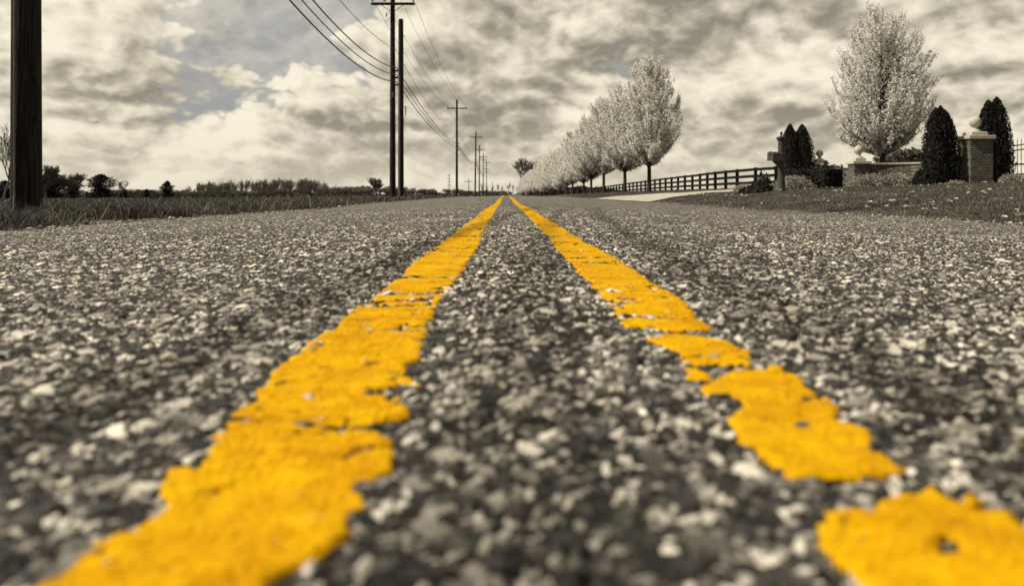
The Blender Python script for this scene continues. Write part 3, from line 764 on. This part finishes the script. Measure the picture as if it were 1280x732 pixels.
pm = [pine_mesh(2, 6, 3.1, False), pine_mesh(6, 6, 1.9, True), pine_mesh(9, 6, 2.4, False)]
def pine_thing(k, px, ytop, dist, label, wid=1.0, name='pine_tree'):
    x = (px - VX) * dist / FPX; gz = Gz(x, dist); H = .155 + (HZ - ytop) * dist / FPX - gz; s = H / 6
    o = place_tree(name, pm[k][0], pm[k][1], x, dist, s, random.random() * 6, label, 'tree', None, M['bark'], M['pine']); o.scale = (s * wid, s * wid, s)
pine_thing(0, 126, 217, 235, 'broad dark pine, largest evergreen of the far field edge', 1.5)
pine_thing(2, 209, 225.5, 235, 'compact dark pine standing apart before the leafless wood', 1.15)
pine_thing(1, 60, 216, 200, 'dark conical evergreen just right of the thick pole', 1.9)
pine_thing(2, 91, 221, 215, 'dark rounded evergreen left of the broad pine', 1.2)
pine_thing(1, 155, 235.5, 235, 'low dark evergreen bush right of the broad pine', 1.4)
pine_thing(1, 183, 236, 235, 'small dark conical bush between the two pines', 1.4)
pine_thing(0, 6, 225, 190, 'dark evergreen thicket left of the thick pole', 1.3)
pine_thing(1, 33, 224, 190, 'dark evergreen hidden behind the thick pole', 1.1)

# the leafless wood and scrub behind the field, each one mass
def mass(name, specs, label, m):
    Vs, Fs3, Fs4, base = [], [], [], 0
    for mbx, x, y, s, w in specs:
        v = np.array(mbx.v); a = random.random() * 6.3; ca, sa = math.cos(a), math.sin(a)
        v = np.stack([(v[:, 0] * ca - v[:, 1] * sa) * s * w + x, (v[:, 0] * sa + v[:, 1] * ca) * s * w + y, v[:, 2] * s + Gz(x, y)], 1)
        Vs.append(v); Fs4.append(np.array([f for f in mbx.f if len(f) == 4]) + base); t = [f for f in mbx.f if len(f) == 3]
        if t: Fs3.append(np.array(t) + base)
        base += len(v)
    tag(link(name, np_mesh(name, np.concatenate(Vs), Fs4 + Fs3), m), label, 'trees', kind='stuff')
lowA = bare(41, 7, .55, 4, .24, sides=3, kids=(3, 5), rmin=.022); lowB = bare(42, 7, .45, 4, .27, sides=3, kids=(3, 5), rmin=.022); lowD = bare(48, 7, .5, 4, .34, sides=3, kids=(3, 4), rmin=.022); lowC = bare(43, 7, .75, 4, .16, sides=3, kids=(4, 6), rmin=.025)
sp = []
def topy(px): return np.interp(px, [225, 240, 255, 275, 310, 340, 350, 365, 385, 405, 430], [239, 232, 228, 227, 224, 224, 221, 222, 223.5, 228, 234])
for k in range(170):
    px = random.uniform(228, 422); d = random.uniform(250, 330); x = (px - VX) * d / FPX; gz = Gz(x, d)
    H = .155 + (HZ - float(topy(px)) - (random.uniform(-2.2, 2) if random.random() < .5 else random.uniform(1, 7))) * d / FPX - gz; sp.append((random.choice((lowA, lowB, lowD)), x, d, H / 7, random.uniform(.6, 1.1)))
mass('leafless_wood', sp, 'long low leafless wood along the far edge of the field', M['twig_far'])
sp = []
for k in range(230):
    px = random.uniform(-15, 650); d = random.uniform(240, 350) if px < 500 else random.uniform(350, 480)
    x = (px - VX) * d / FPX; gz = Gz(x, d); yt = np.interp(px, [0, 240, 420, 480, 540, 650], [235, 238, 234, 232, 236, 239]) + random.uniform(-2, 4)
    H = max(.7, .155 + (HZ - yt) * d / FPX - gz); sp.append((lowC, x, d, H / 7, 1.8))
mass('scrub', sp, 'low brown scrub running along the horizon behind the field', M['twig_far'])
# understory leaves of the wood: a dark ragged mass low down
P = []
for k in range(9000):
    px = random.uniform(-20, 640); d = random.uniform(270, 300) if px < 500 else random.uniform(380, 420); x = (px - VX) * d / FPX
    h = (1.0 + 2.2 * vn(np.array([px * .05]), np.array([1.0]), 4)[0] * (1 if px < 430 else .6)); P.append((x, d, Gz(x, d) + h * random.random() ** 1.3))
tag(link('undergrowth', leaves_mesh(np.array(P), .42, 'undergrowth', .8), leafmat('dead_bramble', [(0, .025), (.6, .055), (1, .10)], .9, .1)), 'dark tangled undergrowth at the foot of the far wood', 'undergrowth', kind='stuff')

P = []
for k in range(16000):
    y = 115 * (480 / 115) ** random.random(); x = random.uniform(12.5, 19); h = (.9 + 1.5 * float(vn(np.array([y * .09]), np.array([x * .3]), 14)[0])) * sstep(105, 180, y)
    P.append((x, y, Gz(x, y) + float(h) * random.random() ** .9))
tag(link('thicket', leaves_mesh(np.array(P), .30, 'thicket', .7), M['bush_dark']), 'dark thicket under the far white trees along the fence', 'undergrowth', kind='stuff')
# ------------------------------------------------------------------ fence
def fence():
    pts = [(17.4, 51.2), (16.6, 57), (16.6, 63), (16.9, 70)] + [(17.0, 70 + 40 * k) for k in range(1, 8)]
    P = [Vector((a, b_, 0)) for a, b_ in pts]; seg = [(P[i + 1] - P[i]).length for i in range(len(P) - 1)]; tot = sum(seg)
    def along(s):
        for i, L in enumerate(seg):
            if s <= L: return P[i].lerp(P[i + 1], s / L)
            s -= L
        return P[-1]
    s = 0; st = []
    while s < tot:
        st.append(along(s)); s += 2.95 + min(1.4, s * .004)
    st = st[:98]
    root = empty('rail_fence', (st[0].x, st[0].y, Gz(st[0].x, st[0].y))); o = root.location.copy()
    tag(root, 'long black three rail board fence behind the white trees', 'fence')
    for p in st:
        MB().box((0, 0, .64), (.20, .18, 1.54), bev=.01).build('fence_post', M['fence'], root, Vector((p.x, p.y, Gz(p.x, p.y))) - o)
    for h in (.38, .82, 1.27):
        mb = MB()
        for i in range(len(st) - 1):
            a, b_ = st[i], st[i + 1]; za, zb = Gz(a.x, a.y) + h - o.z, Gz(b_.x, b_.y) + h - o.z
            q = [(a.x - o.x - .10, a.y - o.y, za), (b_.x - o.x - .10, b_.y - o.y, zb)]
            hh, tt = .098, .024; vs = []
            for (x, y, z) in q: vs += [(x - tt, y, z - hh), (x + tt, y, z - hh), (x + tt, y, z + hh), (x - tt, y, z + hh)]
            mb.add(vs, [(0, 1, 2, 3), (7, 6, 5, 4)] + [(k, k + 4, (k + 1) % 4 + 4, (k + 1) % 4) for k in range(4)])
        mb.build('fence_rail', M['fence'], root)
fence()

# ------------------------------------------------------------------ brick wall, piers, gate
def ball_prof(r, n=12):
    return [(max(.004, r * math.sin(math.pi * (k / n))), r - r * math.cos(math.pi * (k / n))) for k in range(n + 1)]
def pier(x, y, w, h, br, label, rz=0):
    gz = Gz(x, y) - .05; root = empty('brick_pier', (x, y, gz), rz); tag(root, label, 'pier', 'ball topped brick piers')
    MB().box((0, 0, h / 2), (w, w, h), bev=.006).build('brick_shaft', M['brick'], root)
    c = MB(); c.box((0, 0, h + .065), (w + .14, w + .14, .13), bev=.015).box((0, 0, h + .20), (w * .72, w * .72, .135), bev=.02)
    c.build('cap', M['stone'], root)
    MB().lathe([(.20 * br / .2, 0), (.19 * br / .2, .05), (.10 * br / .2, .09), (.085 * br / .2, .15), (.11 * br / .2, .19)], (0, 0, h + .268), 24).build('ball_base', M['stone'], root, smooth=True)
    MB().lathe(ball_prof(br, 16), (0, 0, h + .43), 28).build('ball', M['stone'], root, smooth=True)
pier(16.75, 28.4, .80, 1.66, .20, 'tall brick pier with white stone ball by the iron gate')
pier(15.65, 35.3, .66, 1.18, .20, 'low brick pier with stone ball at the end of the curved wall')
pier(17.75, 45, .66, 1.38, .20, 'farthest low pier with stone ball behind the dark hedge')
def wall(path, h, label, drop=.0):
    P = [Vector((a, b_, 0)) for a, b_ in path]; o = Vector((P[0].x, P[0].y, Gz(P[0].x, P[0].y)))
    root = empty('brick_wall', o); tag(root, label, 'wall')
    def strip(t, z0, z1, name, m):
        mb = MB(); vs = []
        for i, p in enumerate(P):
            d = (P[min(i + 1, len(P) - 1)] - P[max(i - 1, 0)]).normalized(); nrm = Vector((-d.y, d.x, 0)); q = p - Vector((o.x, o.y, 0))
            for sgn, z in ((-1, z0), (1, z0), (1, z1), (-1, z1)):
                w = q + nrm * sgn * t / 2; vs.append((w.x, w.y, z + Gz(p.x, p.y) - o.z if name == 'zz' else z))
        fs = [(0, 1, 2, 3)] + [(4 * i + k, 4 * i + (k + 1) % 4, 4 * i + 4 + (k + 1) % 4, 4 * i + 4 + k) for i in range(len(P) - 1) for k in range(4)]
        n = 4 * (len(P) - 1); fs.append((n + 3, n + 2, n + 1, n))
        mb.add(vs, fs).build(name, m, root)
    strip(.24, -.3, h, 'brick_body', M['brick']); strip(.36, h + .001, h + .07, 'coping', M['stone'])
cx = [(15.99, 35.35)] + [(16.4 + 2.1 * math.sin(a), 33.3 + 2.0 * math.cos(a)) for a in np.linspace(.05, math.pi / 2, 10)] + [(18.35, 31.5), (17.7, 29.9), (17.0, 28.85)]
wall(cx, 1.12, 'curved brick wall with pale coping between the tall pier and the low pier')
wall([(15.75, 35.65), (16.3, 39), (17.0, 42), (17.55, 44.65)], 1.02, 'straight brick wall running back behind the dark hedge')

# lantern on the road side of the tall pier
lx, ly = 16.75 - .40, 28.4 - .08; root = empty('wall_lantern', (lx - .16, ly, Gz(16.75, 28.4) + 1.02)); tag(root, 'small wall lantern with a pale cap fixed to the tall brick pier', 'lantern')
MB().lathe([(.06, .0), (.075, .02), (.10, .30), (.10, .31)], n=6).build('glass_body', M['glass'], root)
MB().lathe([(.125, .31), (.115, .33), (.055, .41), (.03, .43), (.018, .50), (.004, .53)], n=6).build('lantern_cap', M['stone'], root)
f = MB()
for k in range(6):
    a = k * math.pi / 3; f.tube([(.063 * math.cos(a), .063 * math.sin(a), 0), (.103 * math.cos(a), .103 * math.sin(a), .31)], .008, 4)
f.lathe([(.02, -.1), (.07, -.02), (.078, .0)], n=6).tube([(0, 0, -.08), (.08, 0, -.14), (.155, 0, -.05)], .012, 6).build('lantern_frame', M['metal'], root)

# iron gate right of the tall pier
root = empty('iron_gate', (17.35, 28.2, Gz(17.4, 28.2))); tag(root, 'black iron gate with swept top rail and pointed pickets beside the tall pier', 'gate')
def gt(x): return 1.30 + .42 * (x / 2.6) ** 1.3
for k in range(19):
    x = .08 + k * .14; MB().tube([(x, 0, .08), (x, 0, gt(x) + .16), (x, 0, gt(x) + .28)], [.013, .013, .002], 6).build('picket', M['metal'], root)
for nm, zf in (('bottom_rail', lambda x: .14), ('middle_rail', lambda x: .72), ('upper_rail', lambda x: .36 + .0 * x), ('swept_rail', gt), ('swept_rail', lambda x: gt(x) - .17)):
    MB().tube([(x, -.0, zf(x)) for x in np.linspace(0, 2.65, 12)], .030 if 'swept' not in nm else .022, 6).build(nm, M['metal'], root)
for x in (0, 2.66): MB().box((x, 0, .75), (.07, .07, 1.5), bev=.006).build('gate_stile', M['metal'], root)

# ------------------------------------------------------------------ arborvitae and bushes
def cone_shrub(seed, tops, H, name, x, y, label, leafn=15000, leaf=.050):
    """tops: list of (dx, height factor, radius)"""
    rr = random.Random(seed); root = empty(name, (x, y, Gz(x, y) - .02)); tag(root, label, 'shrub')
    MB().tube([(0, 0, -.1), (0, 0, H * .7)], [.09, .03], 7).build('trunk', M['bark'], root)
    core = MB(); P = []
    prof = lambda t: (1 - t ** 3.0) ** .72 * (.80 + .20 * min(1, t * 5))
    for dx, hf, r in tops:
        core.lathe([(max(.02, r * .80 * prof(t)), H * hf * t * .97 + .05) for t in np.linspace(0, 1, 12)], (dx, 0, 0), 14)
        for _ in range(leafn // len(tops)):
            t = rr.random() ** 1.15; a = rr.random() * 6.283; z = H * hf * t
            lump = 1 + .05 * math.sin(a * 5 + z * 3.1 + seed) + .05 * math.sin(a * 9 - z * 7)
            q = r * prof(t) * lump * rr.uniform(.74, 1.08); P.append((dx + math.cos(a) * q, math.sin(a) * q, z + .03 + rr.uniform(0, .1)))
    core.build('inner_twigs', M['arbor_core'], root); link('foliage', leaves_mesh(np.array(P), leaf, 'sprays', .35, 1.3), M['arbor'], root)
cone_shrub(1, [(-.15, .98, .47), (.17, .95, .48), (.02, 1.0, .44)], 2.75, 'arborvitae', 15.55, 28.5, 'broad dark arborvitae left of the tall brick pier')
cone_shrub(2, [(-.15, .965, .54), (.17, 1.0, .58)], 3.4, 'arborvitae', 18.95, 31, 'twin topped dark arborvitae behind the tall brick pier')
cone_shrub(3, [(-.32, 1.0, .62), (.36, .99, .72)], 3.55, 'arborvitae', 16.4, 45, 'twin topped dark arborvitae behind the mailbox post')

def bush(seed, c, d, m, name, label, cat='bush', n=2600, leaf=.04, group=None, up=.3):
    rr = random.Random(seed); x, y = c; root = empty(name, (x, y, Gz(x, y) - .02)); tag(root, label, cat, group)
    core = MB(); nn = 12
    core.lathe([(max(.01, .78 * math.cos(t)), .80 * math.sin(t)) for t in np.linspace(0, math.pi / 2, 7)], (0, 0, 0), nn)
    core.v = [(p[0] * d[0], p[1] * d[1], p[2] * d[2]) for p in core.v]
    core.build('inner_twigs', M['bush_core'], root, smooth=True)
    P = []
    for _ in range(n):
        a = rr.random() * 6.283; t = math.asin(rr.random()); lump = 1 + .12 * math.sin(a * 4 + seed) * math.cos(t * 3) + .08 * math.sin(a * 9 + t * 8 + seed)
        q = lump * rr.uniform(.78, 1.06); P.append((math.cos(a) * math.cos(t) * q * d[0], math.sin(a) * math.cos(t) * q * d[1], math.sin(t) * q * d[2] + .02))
    link('foliage', leaves_mesh(np.array(P), leaf, 'bush_leaves', .6, up), m, root)
bush(1, (14.25, 31), (.85, .5, .52), M['bush_pale'], 'pale_bush', 'rounded pale bush at the foot of the curved wall, next to the low pier', leaf=.035)
bush(2, (15.25, 31), (.75, .5, .50), M['bush_pale'], 'pale_bush', 'rounded pale bush at the foot of the curved wall, next to the dark shrub', leaf=.035)
bush(3, (16.0, 30.6), (.34, .4, .62), M['bush_dark'], 'dark_bush', 'small dark shrub between the pale bushes and the broad arborvitae')
bush(4, (10.1, 28), (.70, .5, .47), M['bush_pale'], 'pale_bush', 'low pale bush directly right of the mailbox post', leaf=.035)
bush(5, (10.95, 28.6), (.42, .45, .42), M['bush_dark'], 'dark_bush', 'low dark bush between the pale bush and the thin marker stake')
bush(6, (7.6, 23.6), (.32, .3, .58), M['bush_dark'], 'dark_bush', 'dark straggly shrub left of the mailbox post', n=420, leaf=.045)
bush(7, (17.2, 27.0), (.45, .35, .28), M['bush_pale'], 'pale_bush', 'low pale plant at the foot of the iron gate', leaf=.035)
bush(8, (15.6, 27.6), (.36, .3, .16), M['bush_pale'], 'pale_bush', 'tiny pale plant in front of the broad arborvitae', n=700, leaf=.03)
bush(9, (10.9, 36.3), (.55, .4, .34), M['bush_pale'], 'pale_bush', 'small pale bush behind the driveway in front of the fence end', n=900)
bush(10, (7.15, 23.0), (.4, .3, .20), M['bush_dark'], 'dark_bush', 'ground hugging dark plant beside the mailbox post', n=500)
# clipped dark hedge in front of the straight wall
def hedge(x0, y0, x1, y1, w, h, label):
    L = math.hypot(x1 - x0, y1 - y0); a = math.atan2(y1 - y0, x1 - x0); root = empty('dark_hedge', ((x0 + x1) / 2, (y0 + y1) / 2, Gz((x0 + x1) / 2, (y0 + y1) / 2) - .05), a)
    tag(root, label, 'hedge')
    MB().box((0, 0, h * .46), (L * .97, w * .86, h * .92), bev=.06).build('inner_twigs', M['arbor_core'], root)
    n = int(2600 * L / 3); P = rng.uniform(-.5, .5, (n, 3)) * (L, w, h); P[:, 2] += h / 2
    f = rng.integers(0, 4, n); P[f == 0, 1] = w / 2; P[f == 1, 1] = -w / 2; P[f == 2, 2] = h; k = f == 3; P[k, 0] = np.sign(P[k, 0]) * L / 2
    P += rng.normal(0, .035, P.shape)
    link('foliage', leaves_mesh(P, .05, 'hedge_leaves', .6), M['bush_dark'], root)
hedge(12.75, 32.4, 13.75, 33.0, .7, .98, 'dark hedge block beside the low pier with the stone ball')
hedge(13.5, 37.6, 15.9, 39.4, .8, 1.02, 'long dark clipped hedge below the farthest ball pier')
# brown shrub seen over the wall
o = bare(91, 2.6, .8, 5, .12, kids=(4, 5), sides=3).build('bare_shrub', M['twig'], None, (24.8, 50, Gz(24.8, 50))); o.scale = (1.5, 1.5, 1); tag(o, 'rounded brown leafless shrub showing over the curved wall', 'shrub')

# ------------------------------------------------------------------ mailbox and marker stake
mx, my = 7.62, 22.0; mz = Gz(mx, my); root = empty('mailbox', (mx, my, mz)); tag(root, 'grey mailbox on a round column post with finial, by the driveway', 'mailbox')
MB().lathe([(.125, -.1), (.125, .03), (.112, .06), (.10, .10), (.094, .9), (.086, 1.40), (.10, 1.41), (.105, 1.44), (.135, 1.47), (.135, 1.51), (.06, 1.53), (.03, 1.55)], n=20).build('post', M['post'], root, smooth=True)
MB().lathe([(.018, 1.55), (.02, 1.57), (.038, 1.60), (.036, 1.63), (.015, 1.66), (.004, 1.68)], n=14).build('finial', M['post'], root, smooth=True)
# box body: arched along x towards the road
def arch(x0, x1, w, h, zb, mb, n=8):
    prof = [(-w / 2, zb), (w / 2, zb), (w / 2, zb + h * .72)] + [(w / 2 * math.cos(a), zb + h * .72 + h * .28 * math.sin(a)) for a in np.linspace(.35, math.pi - .35, n)] + [(-w / 2, zb + h * .72)]
    k = len(prof); vs = [(x0, p[0], p[1]) for p in prof] + [(x1, p[0], p[1]) for p in prof]
    mb.add(vs, [tuple(range(k)), tuple(range(2 * k - 1, k - 1, -1))] + [(i, i + k, (i + 1) % k + k, (i + 1) % k) for i in range(k)])
    return mb
bx = empty('tmp', (0, 0, 0)); bpy.data.objects.remove(bx)
ang = .55
bodyo = arch(-.40, -.0, .19, .25, .85, MB()).build('box_body', M['box'], root); bodyo.location = (-.05, -.06, 0); bodyo.rotation_euler = (0, 0, ang)
d = arch(-.412, -.403, .20, .26, .846, MB()).build('box_door', M['box'], bodyo)
MB().box((-.42, 0, 1.03), (.02, .05, .02)).build('door_handle', M['metal'], bodyo)
MB().box((-.2, -.105, 1.02), (.10, .008, .022)).tube([(-.16, -.105, .98), (-.16, -.105, 1.02)], .008).build('flag', M['metal'], bodyo)
MB().add([(-.30, -.035, .845), (-.30, .035, .845), (.02, -.035, .845), (.02, .035, .845), (.02, -.035, .62), (.02, .035, .62), (-.08, -.035, .70), (-.08, .035, .70)], [(0, 2, 3, 1), (0, 1, 7, 6), (6, 7, 5, 4), (2, 4, 5, 3), (0, 6, 4, 2), (1, 3, 5, 7)]).build('support_bracket', M['post'], bodyo)
sx_, sy_ = 10.4, 26.0; root = empty('marker_stake', (sx_, sy_, Gz(sx_, sy_))); tag(root, 'thin metal stake with a small box on top, standing before the dark hedge', 'stake')
MB().tube([(0, 0, -.1), (0, 0, .78)], .013, 8).build('stake_rod', M['metal'], root)
MB().box((.04, 0, .84), (.13, .10, .17), bev=.01).build('top_box', M['post'], root)
MB().box((-.06, -.03, .80), (.09, .05, .05), bev=.008).build('white_sign', M['stone'], root)

# a few pale pebbles on the left road edge
for k, (px, py, lab) in enumerate(((92, 274, 'pale pebble on the left road edge, the nearer one'), (135, 283, 'white scrap at the left road edge close to the thick pole'))):
    pass

# ------------------------------------------------------------------ sky and sun
SUN_AZ = R(-98); SUN_EL = R(46)
w = bpy.data.worlds.new('World'); SC.world = w; w.use_nodes = True
nt = w.node_tree; nt.nodes.clear()
out = N(nt, 'ShaderNodeOutputWorld'); bg = N(nt, 'ShaderNodeBackground'); nt.links.new(bg.outputs[0], out.inputs[0]); bg.inputs[1].default_value = .10
sky = N(nt, 'ShaderNodeTexSky'); sky.sky_type = 'NISHITA'; sky.sun_disc = False; sky.sun_elevation = SUN_EL; sky.sun_rotation = SUN_AZ; sky.air_density = 1.0; sky.dust_density = 2.0
hs = N(nt, 'ShaderNodeHueSaturation'); hs.inputs['Saturation'].default_value = .035; hs.inputs['Value'].default_value = .80; nt.links.new(sky.outputs[0], hs.inputs['Color'])
tc = N(nt, 'ShaderNodeTexCoord'); sp_ = N(nt, 'ShaderNodeSeparateXYZ'); nt.links.new(tc.outputs['Generated'], sp_.inputs[0])
zz_ = math_n(nt, 'ADD', math_n(nt, 'MAXIMUM', sp_.outputs[2], 0.0), .50)
u = math_n(nt, 'DIVIDE', sp_.outputs[0], zz_); v = math_n(nt, 'DIVIDE', sp_.outputs[1], zz_)
cb = N(nt, 'ShaderNodeCombineXYZ'); nt.links.new(u, cb.inputs[0]); nt.links.new(v, cb.inputs[1]); cb.inputs[2].default_value = 3.7
def fb(off, scale, det, rough=.5, seed=0.0, dist=0.0):
    mp = N(nt, 'ShaderNodeMapping'); mp.inputs['Location'].default_value = (off[0] + seed * 13.7, off[1] - seed * 7.3, 0); nt.links.new(cb.outputs[0], mp.inputs[0])
    n = N(nt, 'ShaderNodeTexNoise', noise_dimensions='2D'); n.inputs['Scale'].default_value = scale; n.inputs['Detail'].default_value = det; n.inputs['Roughness'].default_value = rough; n.inputs['Distortion'].default_value = dist
    nt.links.new(mp.outputs[0], n.inputs['Vector']); return n.outputs['Fac']
def billow(off, scale, seed):          # rounded heads with creases between them, two octaves
    r = None; a = 1.0
    for k in range(3):
        n = fb(off, scale * 2.1 ** k, 0, .5, seed + k * 3.3)
        b = math_n(nt, 'MULTIPLY', math_n(nt, 'ABSOLUTE', math_n(nt, 'SUBTRACT', n, .5)), 4.2 * a)
        r = b if r is None else math_n(nt, 'ADD', r, b); a *= .55
    return r
OFF = (-31.2, -12.4)
FINE = fb(OFF, 20, 6, .66, 9.0)
def low(off): return fb(off, 2.6, 2.5, .5, 1.0, 0)
def den(off, l, fine=True):
    d = math_n(nt, 'ADD', math_n(nt, 'MULTIPLY', math_n(nt, 'SUBTRACT', l, .5), 1.5), math_n(nt, 'MULTIPLY', math_n(nt, 'SUBTRACT', billow(off, 7.0, 5.0), .62), .30))
    if not fine: return d
    return math_n(nt, 'ADD', d, math_n(nt, 'MULTIPLY', math_n(nt, 'SUBTRACT', FINE if off is OFF else fb(off, 20, 5, .64, 9.0), .5), .30))
def mv(o, d): return (o[0] + d[0], o[1] + d[1])
l0 = low(OFF); l1 = low(mv(OFF, (-.03, -.12)))
d0 = den(OFF, l0); oS = mv(OFF, (-.012, -.035)); d1 = den(oS, low(oS)); 
wide = fb((9.3, 2.1), .55, 2, .5, 4.0)
# open sky high on the left, thin veils across it
hole = N(nt, 'ShaderNodeVectorMath', operation='DISTANCE'); nt.links.new(tc.outputs['Generated'], hole.inputs[0]); hole.inputs[1].default_value = (-.27, .93, .245)
hm = N(nt, 'ShaderNodeMapRange', interpolation_type='SMOOTHSTEP'); nt.links.new(hole.outputs['Value'], hm.inputs[0]); hm.inputs[1].default_value = .02; hm.inputs[1].default_value = .05; hm.inputs[2].default_value = .23; hm.inputs[3].default_value = .80; hm.inputs[4].default_value = 0
cd = math_n(nt, 'SUBTRACT', math_n(nt, 'ADD', d0, .40), hm.outputs[0])
cover = N(nt, 'ShaderNodeMapRange', interpolation_type='SMOOTHSTEP'); nt.links.new(cd, cover.inputs[0]); cover.inputs[1].default_value = -.12; cover.inputs[2].default_value = .10
veil = N(nt, 'ShaderNodeMapRange'); nt.links.new(fb((2, 7), 2.6, 5, .62, 12.0, .4), veil.inputs[0]); veil.inputs[1].default_value = .40; veil.inputs[2].default_value = .75; veil.inputs[3].default_value = 0; veil.inputs[4].default_value = .75
hzc = N(nt, 'ShaderNodeMapRange', interpolation_type='SMOOTHSTEP'); nt.links.new(sp_.outputs[2], hzc.inputs[0]); hzc.inputs[1].default_value = .035; hzc.inputs[2].default_value = .10; hzc.inputs[3].default_value = 1; hzc.inputs[4].default_value = 0
cov = math_n(nt, 'MAXIMUM', math_n(nt, 'MAXIMUM', cover.outputs[0], veil.outputs[0]), hzc.outputs[0])
lit = math_n(nt, 'ADD', math_n(nt, 'ADD', math_n(nt, 'MULTIPLY', math_n(nt, 'SUBTRACT', l0, l1), 1.7), math_n(nt, 'MULTIPLY', math_n(nt, 'SUBTRACT', d0, d1), 1.05)), .585)
lit = math_n(nt, 'SUBTRACT', lit, math_n(nt, 'MULTIPLY', math_n(nt, 'SUBTRACT', wide, .5), 1.0))
lit = math_n(nt, 'ADD', lit, math_n(nt, 'MULTIPLY', math_n(nt, 'SUBTRACT', FINE, .5), .34))
# thick cores shade themselves a little; paler towards the horizon
lit = math_n(nt, 'SUBTRACT', lit, math_n(nt, 'MULTIPLY', math_n(nt, 'MAXIMUM', math_n(nt, 'SUBTRACT', d0, .05), 0.0), .55), clamp=True)
cr = N(nt, 'ShaderNodeValToRGB'); nt.links.new(lit, cr.inputs[0]); e = cr.color_ramp.elements
e[0].position = .05; e[0].color = (.28, .25, .195, 1); e[1].position = .95; e[1].color = (.92, .845, .675, 1)
for p, c in ((.35, (.47, .425, .332, 1)), (.62, (.71, .65, .512, 1))):
    q = e.new(p); q.color = c
hz = N(nt, 'ShaderNodeMapRange', interpolation_type='SMOOTHSTEP'); nt.links.new(sp_.outputs[2], hz.inputs[0]); hz.inputs[1].default_value = 0.0; hz.inputs[2].default_value = .11; hz.inputs[3].default_value = .55; hz.inputs[4].default_value = 0
hmix = N(nt, 'ShaderNodeMix', data_type='RGBA'); nt.links.new(hz.outputs[0], hmix.inputs[0]); nt.links.new(cr.outputs[0], hmix.inputs[6]); hmix.inputs[7].default_value = (.73, .665, .52, 1)
# clouds dimmed behind the viewer, added to deepen shade on camera-facing sides
sd = N(nt, 'ShaderNodeVectorMath', operation='DOT_PRODUCT'); nt.links.new(tc.outputs['Generated'], sd.inputs[0]); sd.inputs[1].default_value = (-.35, .9, .2)
sm_ = N(nt, 'ShaderNodeMapRange', interpolation_type='SMOOTHSTEP'); nt.links.new(sd.outputs['Value'], sm_.inputs[0]); sm_.inputs[1].default_value = -.6; sm_.inputs[2].default_value = .4; sm_.inputs[3].default_value = 3.4; sm_.inputs[4].default_value = 10.4
sc_ = N(nt, 'ShaderNodeVectorMath', operation='SCALE'); nt.links.new(hmix.outputs[2], sc_.inputs[0]); nt.links.new(sm_.outputs[0], sc_.inputs['Scale'])
mx_ = N(nt, 'ShaderNodeMix', data_type='RGBA'); nt.links.new(cov, mx_.inputs[0]); nt.links.new(hs.outputs[0], mx_.inputs[6]); nt.links.new(sc_.outputs[0], mx_.inputs[7])
nt.links.new(mx_.outputs[2], bg.inputs[0])
w.cycles.sampling_method = 'MANUAL'; w.cycles.sample_map_resolution = 512
L = bpy.data.lights.new('sun', 'SUN'); L.energy = 4.6; L.angle = R(.6); L.color = (1, .93, .80)
lo = bpy.data.objects.new('sun', L); COL.objects.link(lo)
d = Vector((math.sin(SUN_AZ) * math.cos(SUN_EL), math.cos(SUN_AZ) * math.cos(SUN_EL), math.sin(SUN_EL)))
lo.rotation_euler = d.to_track_quat('Z', 'Y').to_euler(); lo.location = (-10, 10, 30)

# ------------------------------------------------------------------ camera
cam = bpy.data.cameras.new('camera'); co = bpy.data.objects.new('camera', cam); COL.objects.link(co); SC.camera = co
cam.sensor_width = 36; cam.lens = 36 * FPX / 1280; cam.clip_start = .02; cam.clip_end = 9000
co.location = (0, 0, CAMZ); co.rotation_euler = (R(90), 0, 0)
cam.shift_x = (640 - VX) / 1280; cam.shift_y = -(366 - HZ) / 1280
cam.dof.use_dof = True; cam.dof.focus_distance = 4.2; cam.dof.aperture_fstop = cam.lens / 5.5
SC.view_settings.view_transform = 'Standard'; SC.view_settings.look = 'None'; SC.view_settings.exposure = 0; SC.view_settings.gamma = 1
SC.cycles.max_bounces = 5; SC.cycles.diffuse_bounces = 4; SC.cycles.glossy_bounces = 2; SC.cycles.transmission_bounces = 2; SC.cycles.use_adaptive_sampling = True; SC.cycles.adaptive_threshold = .02
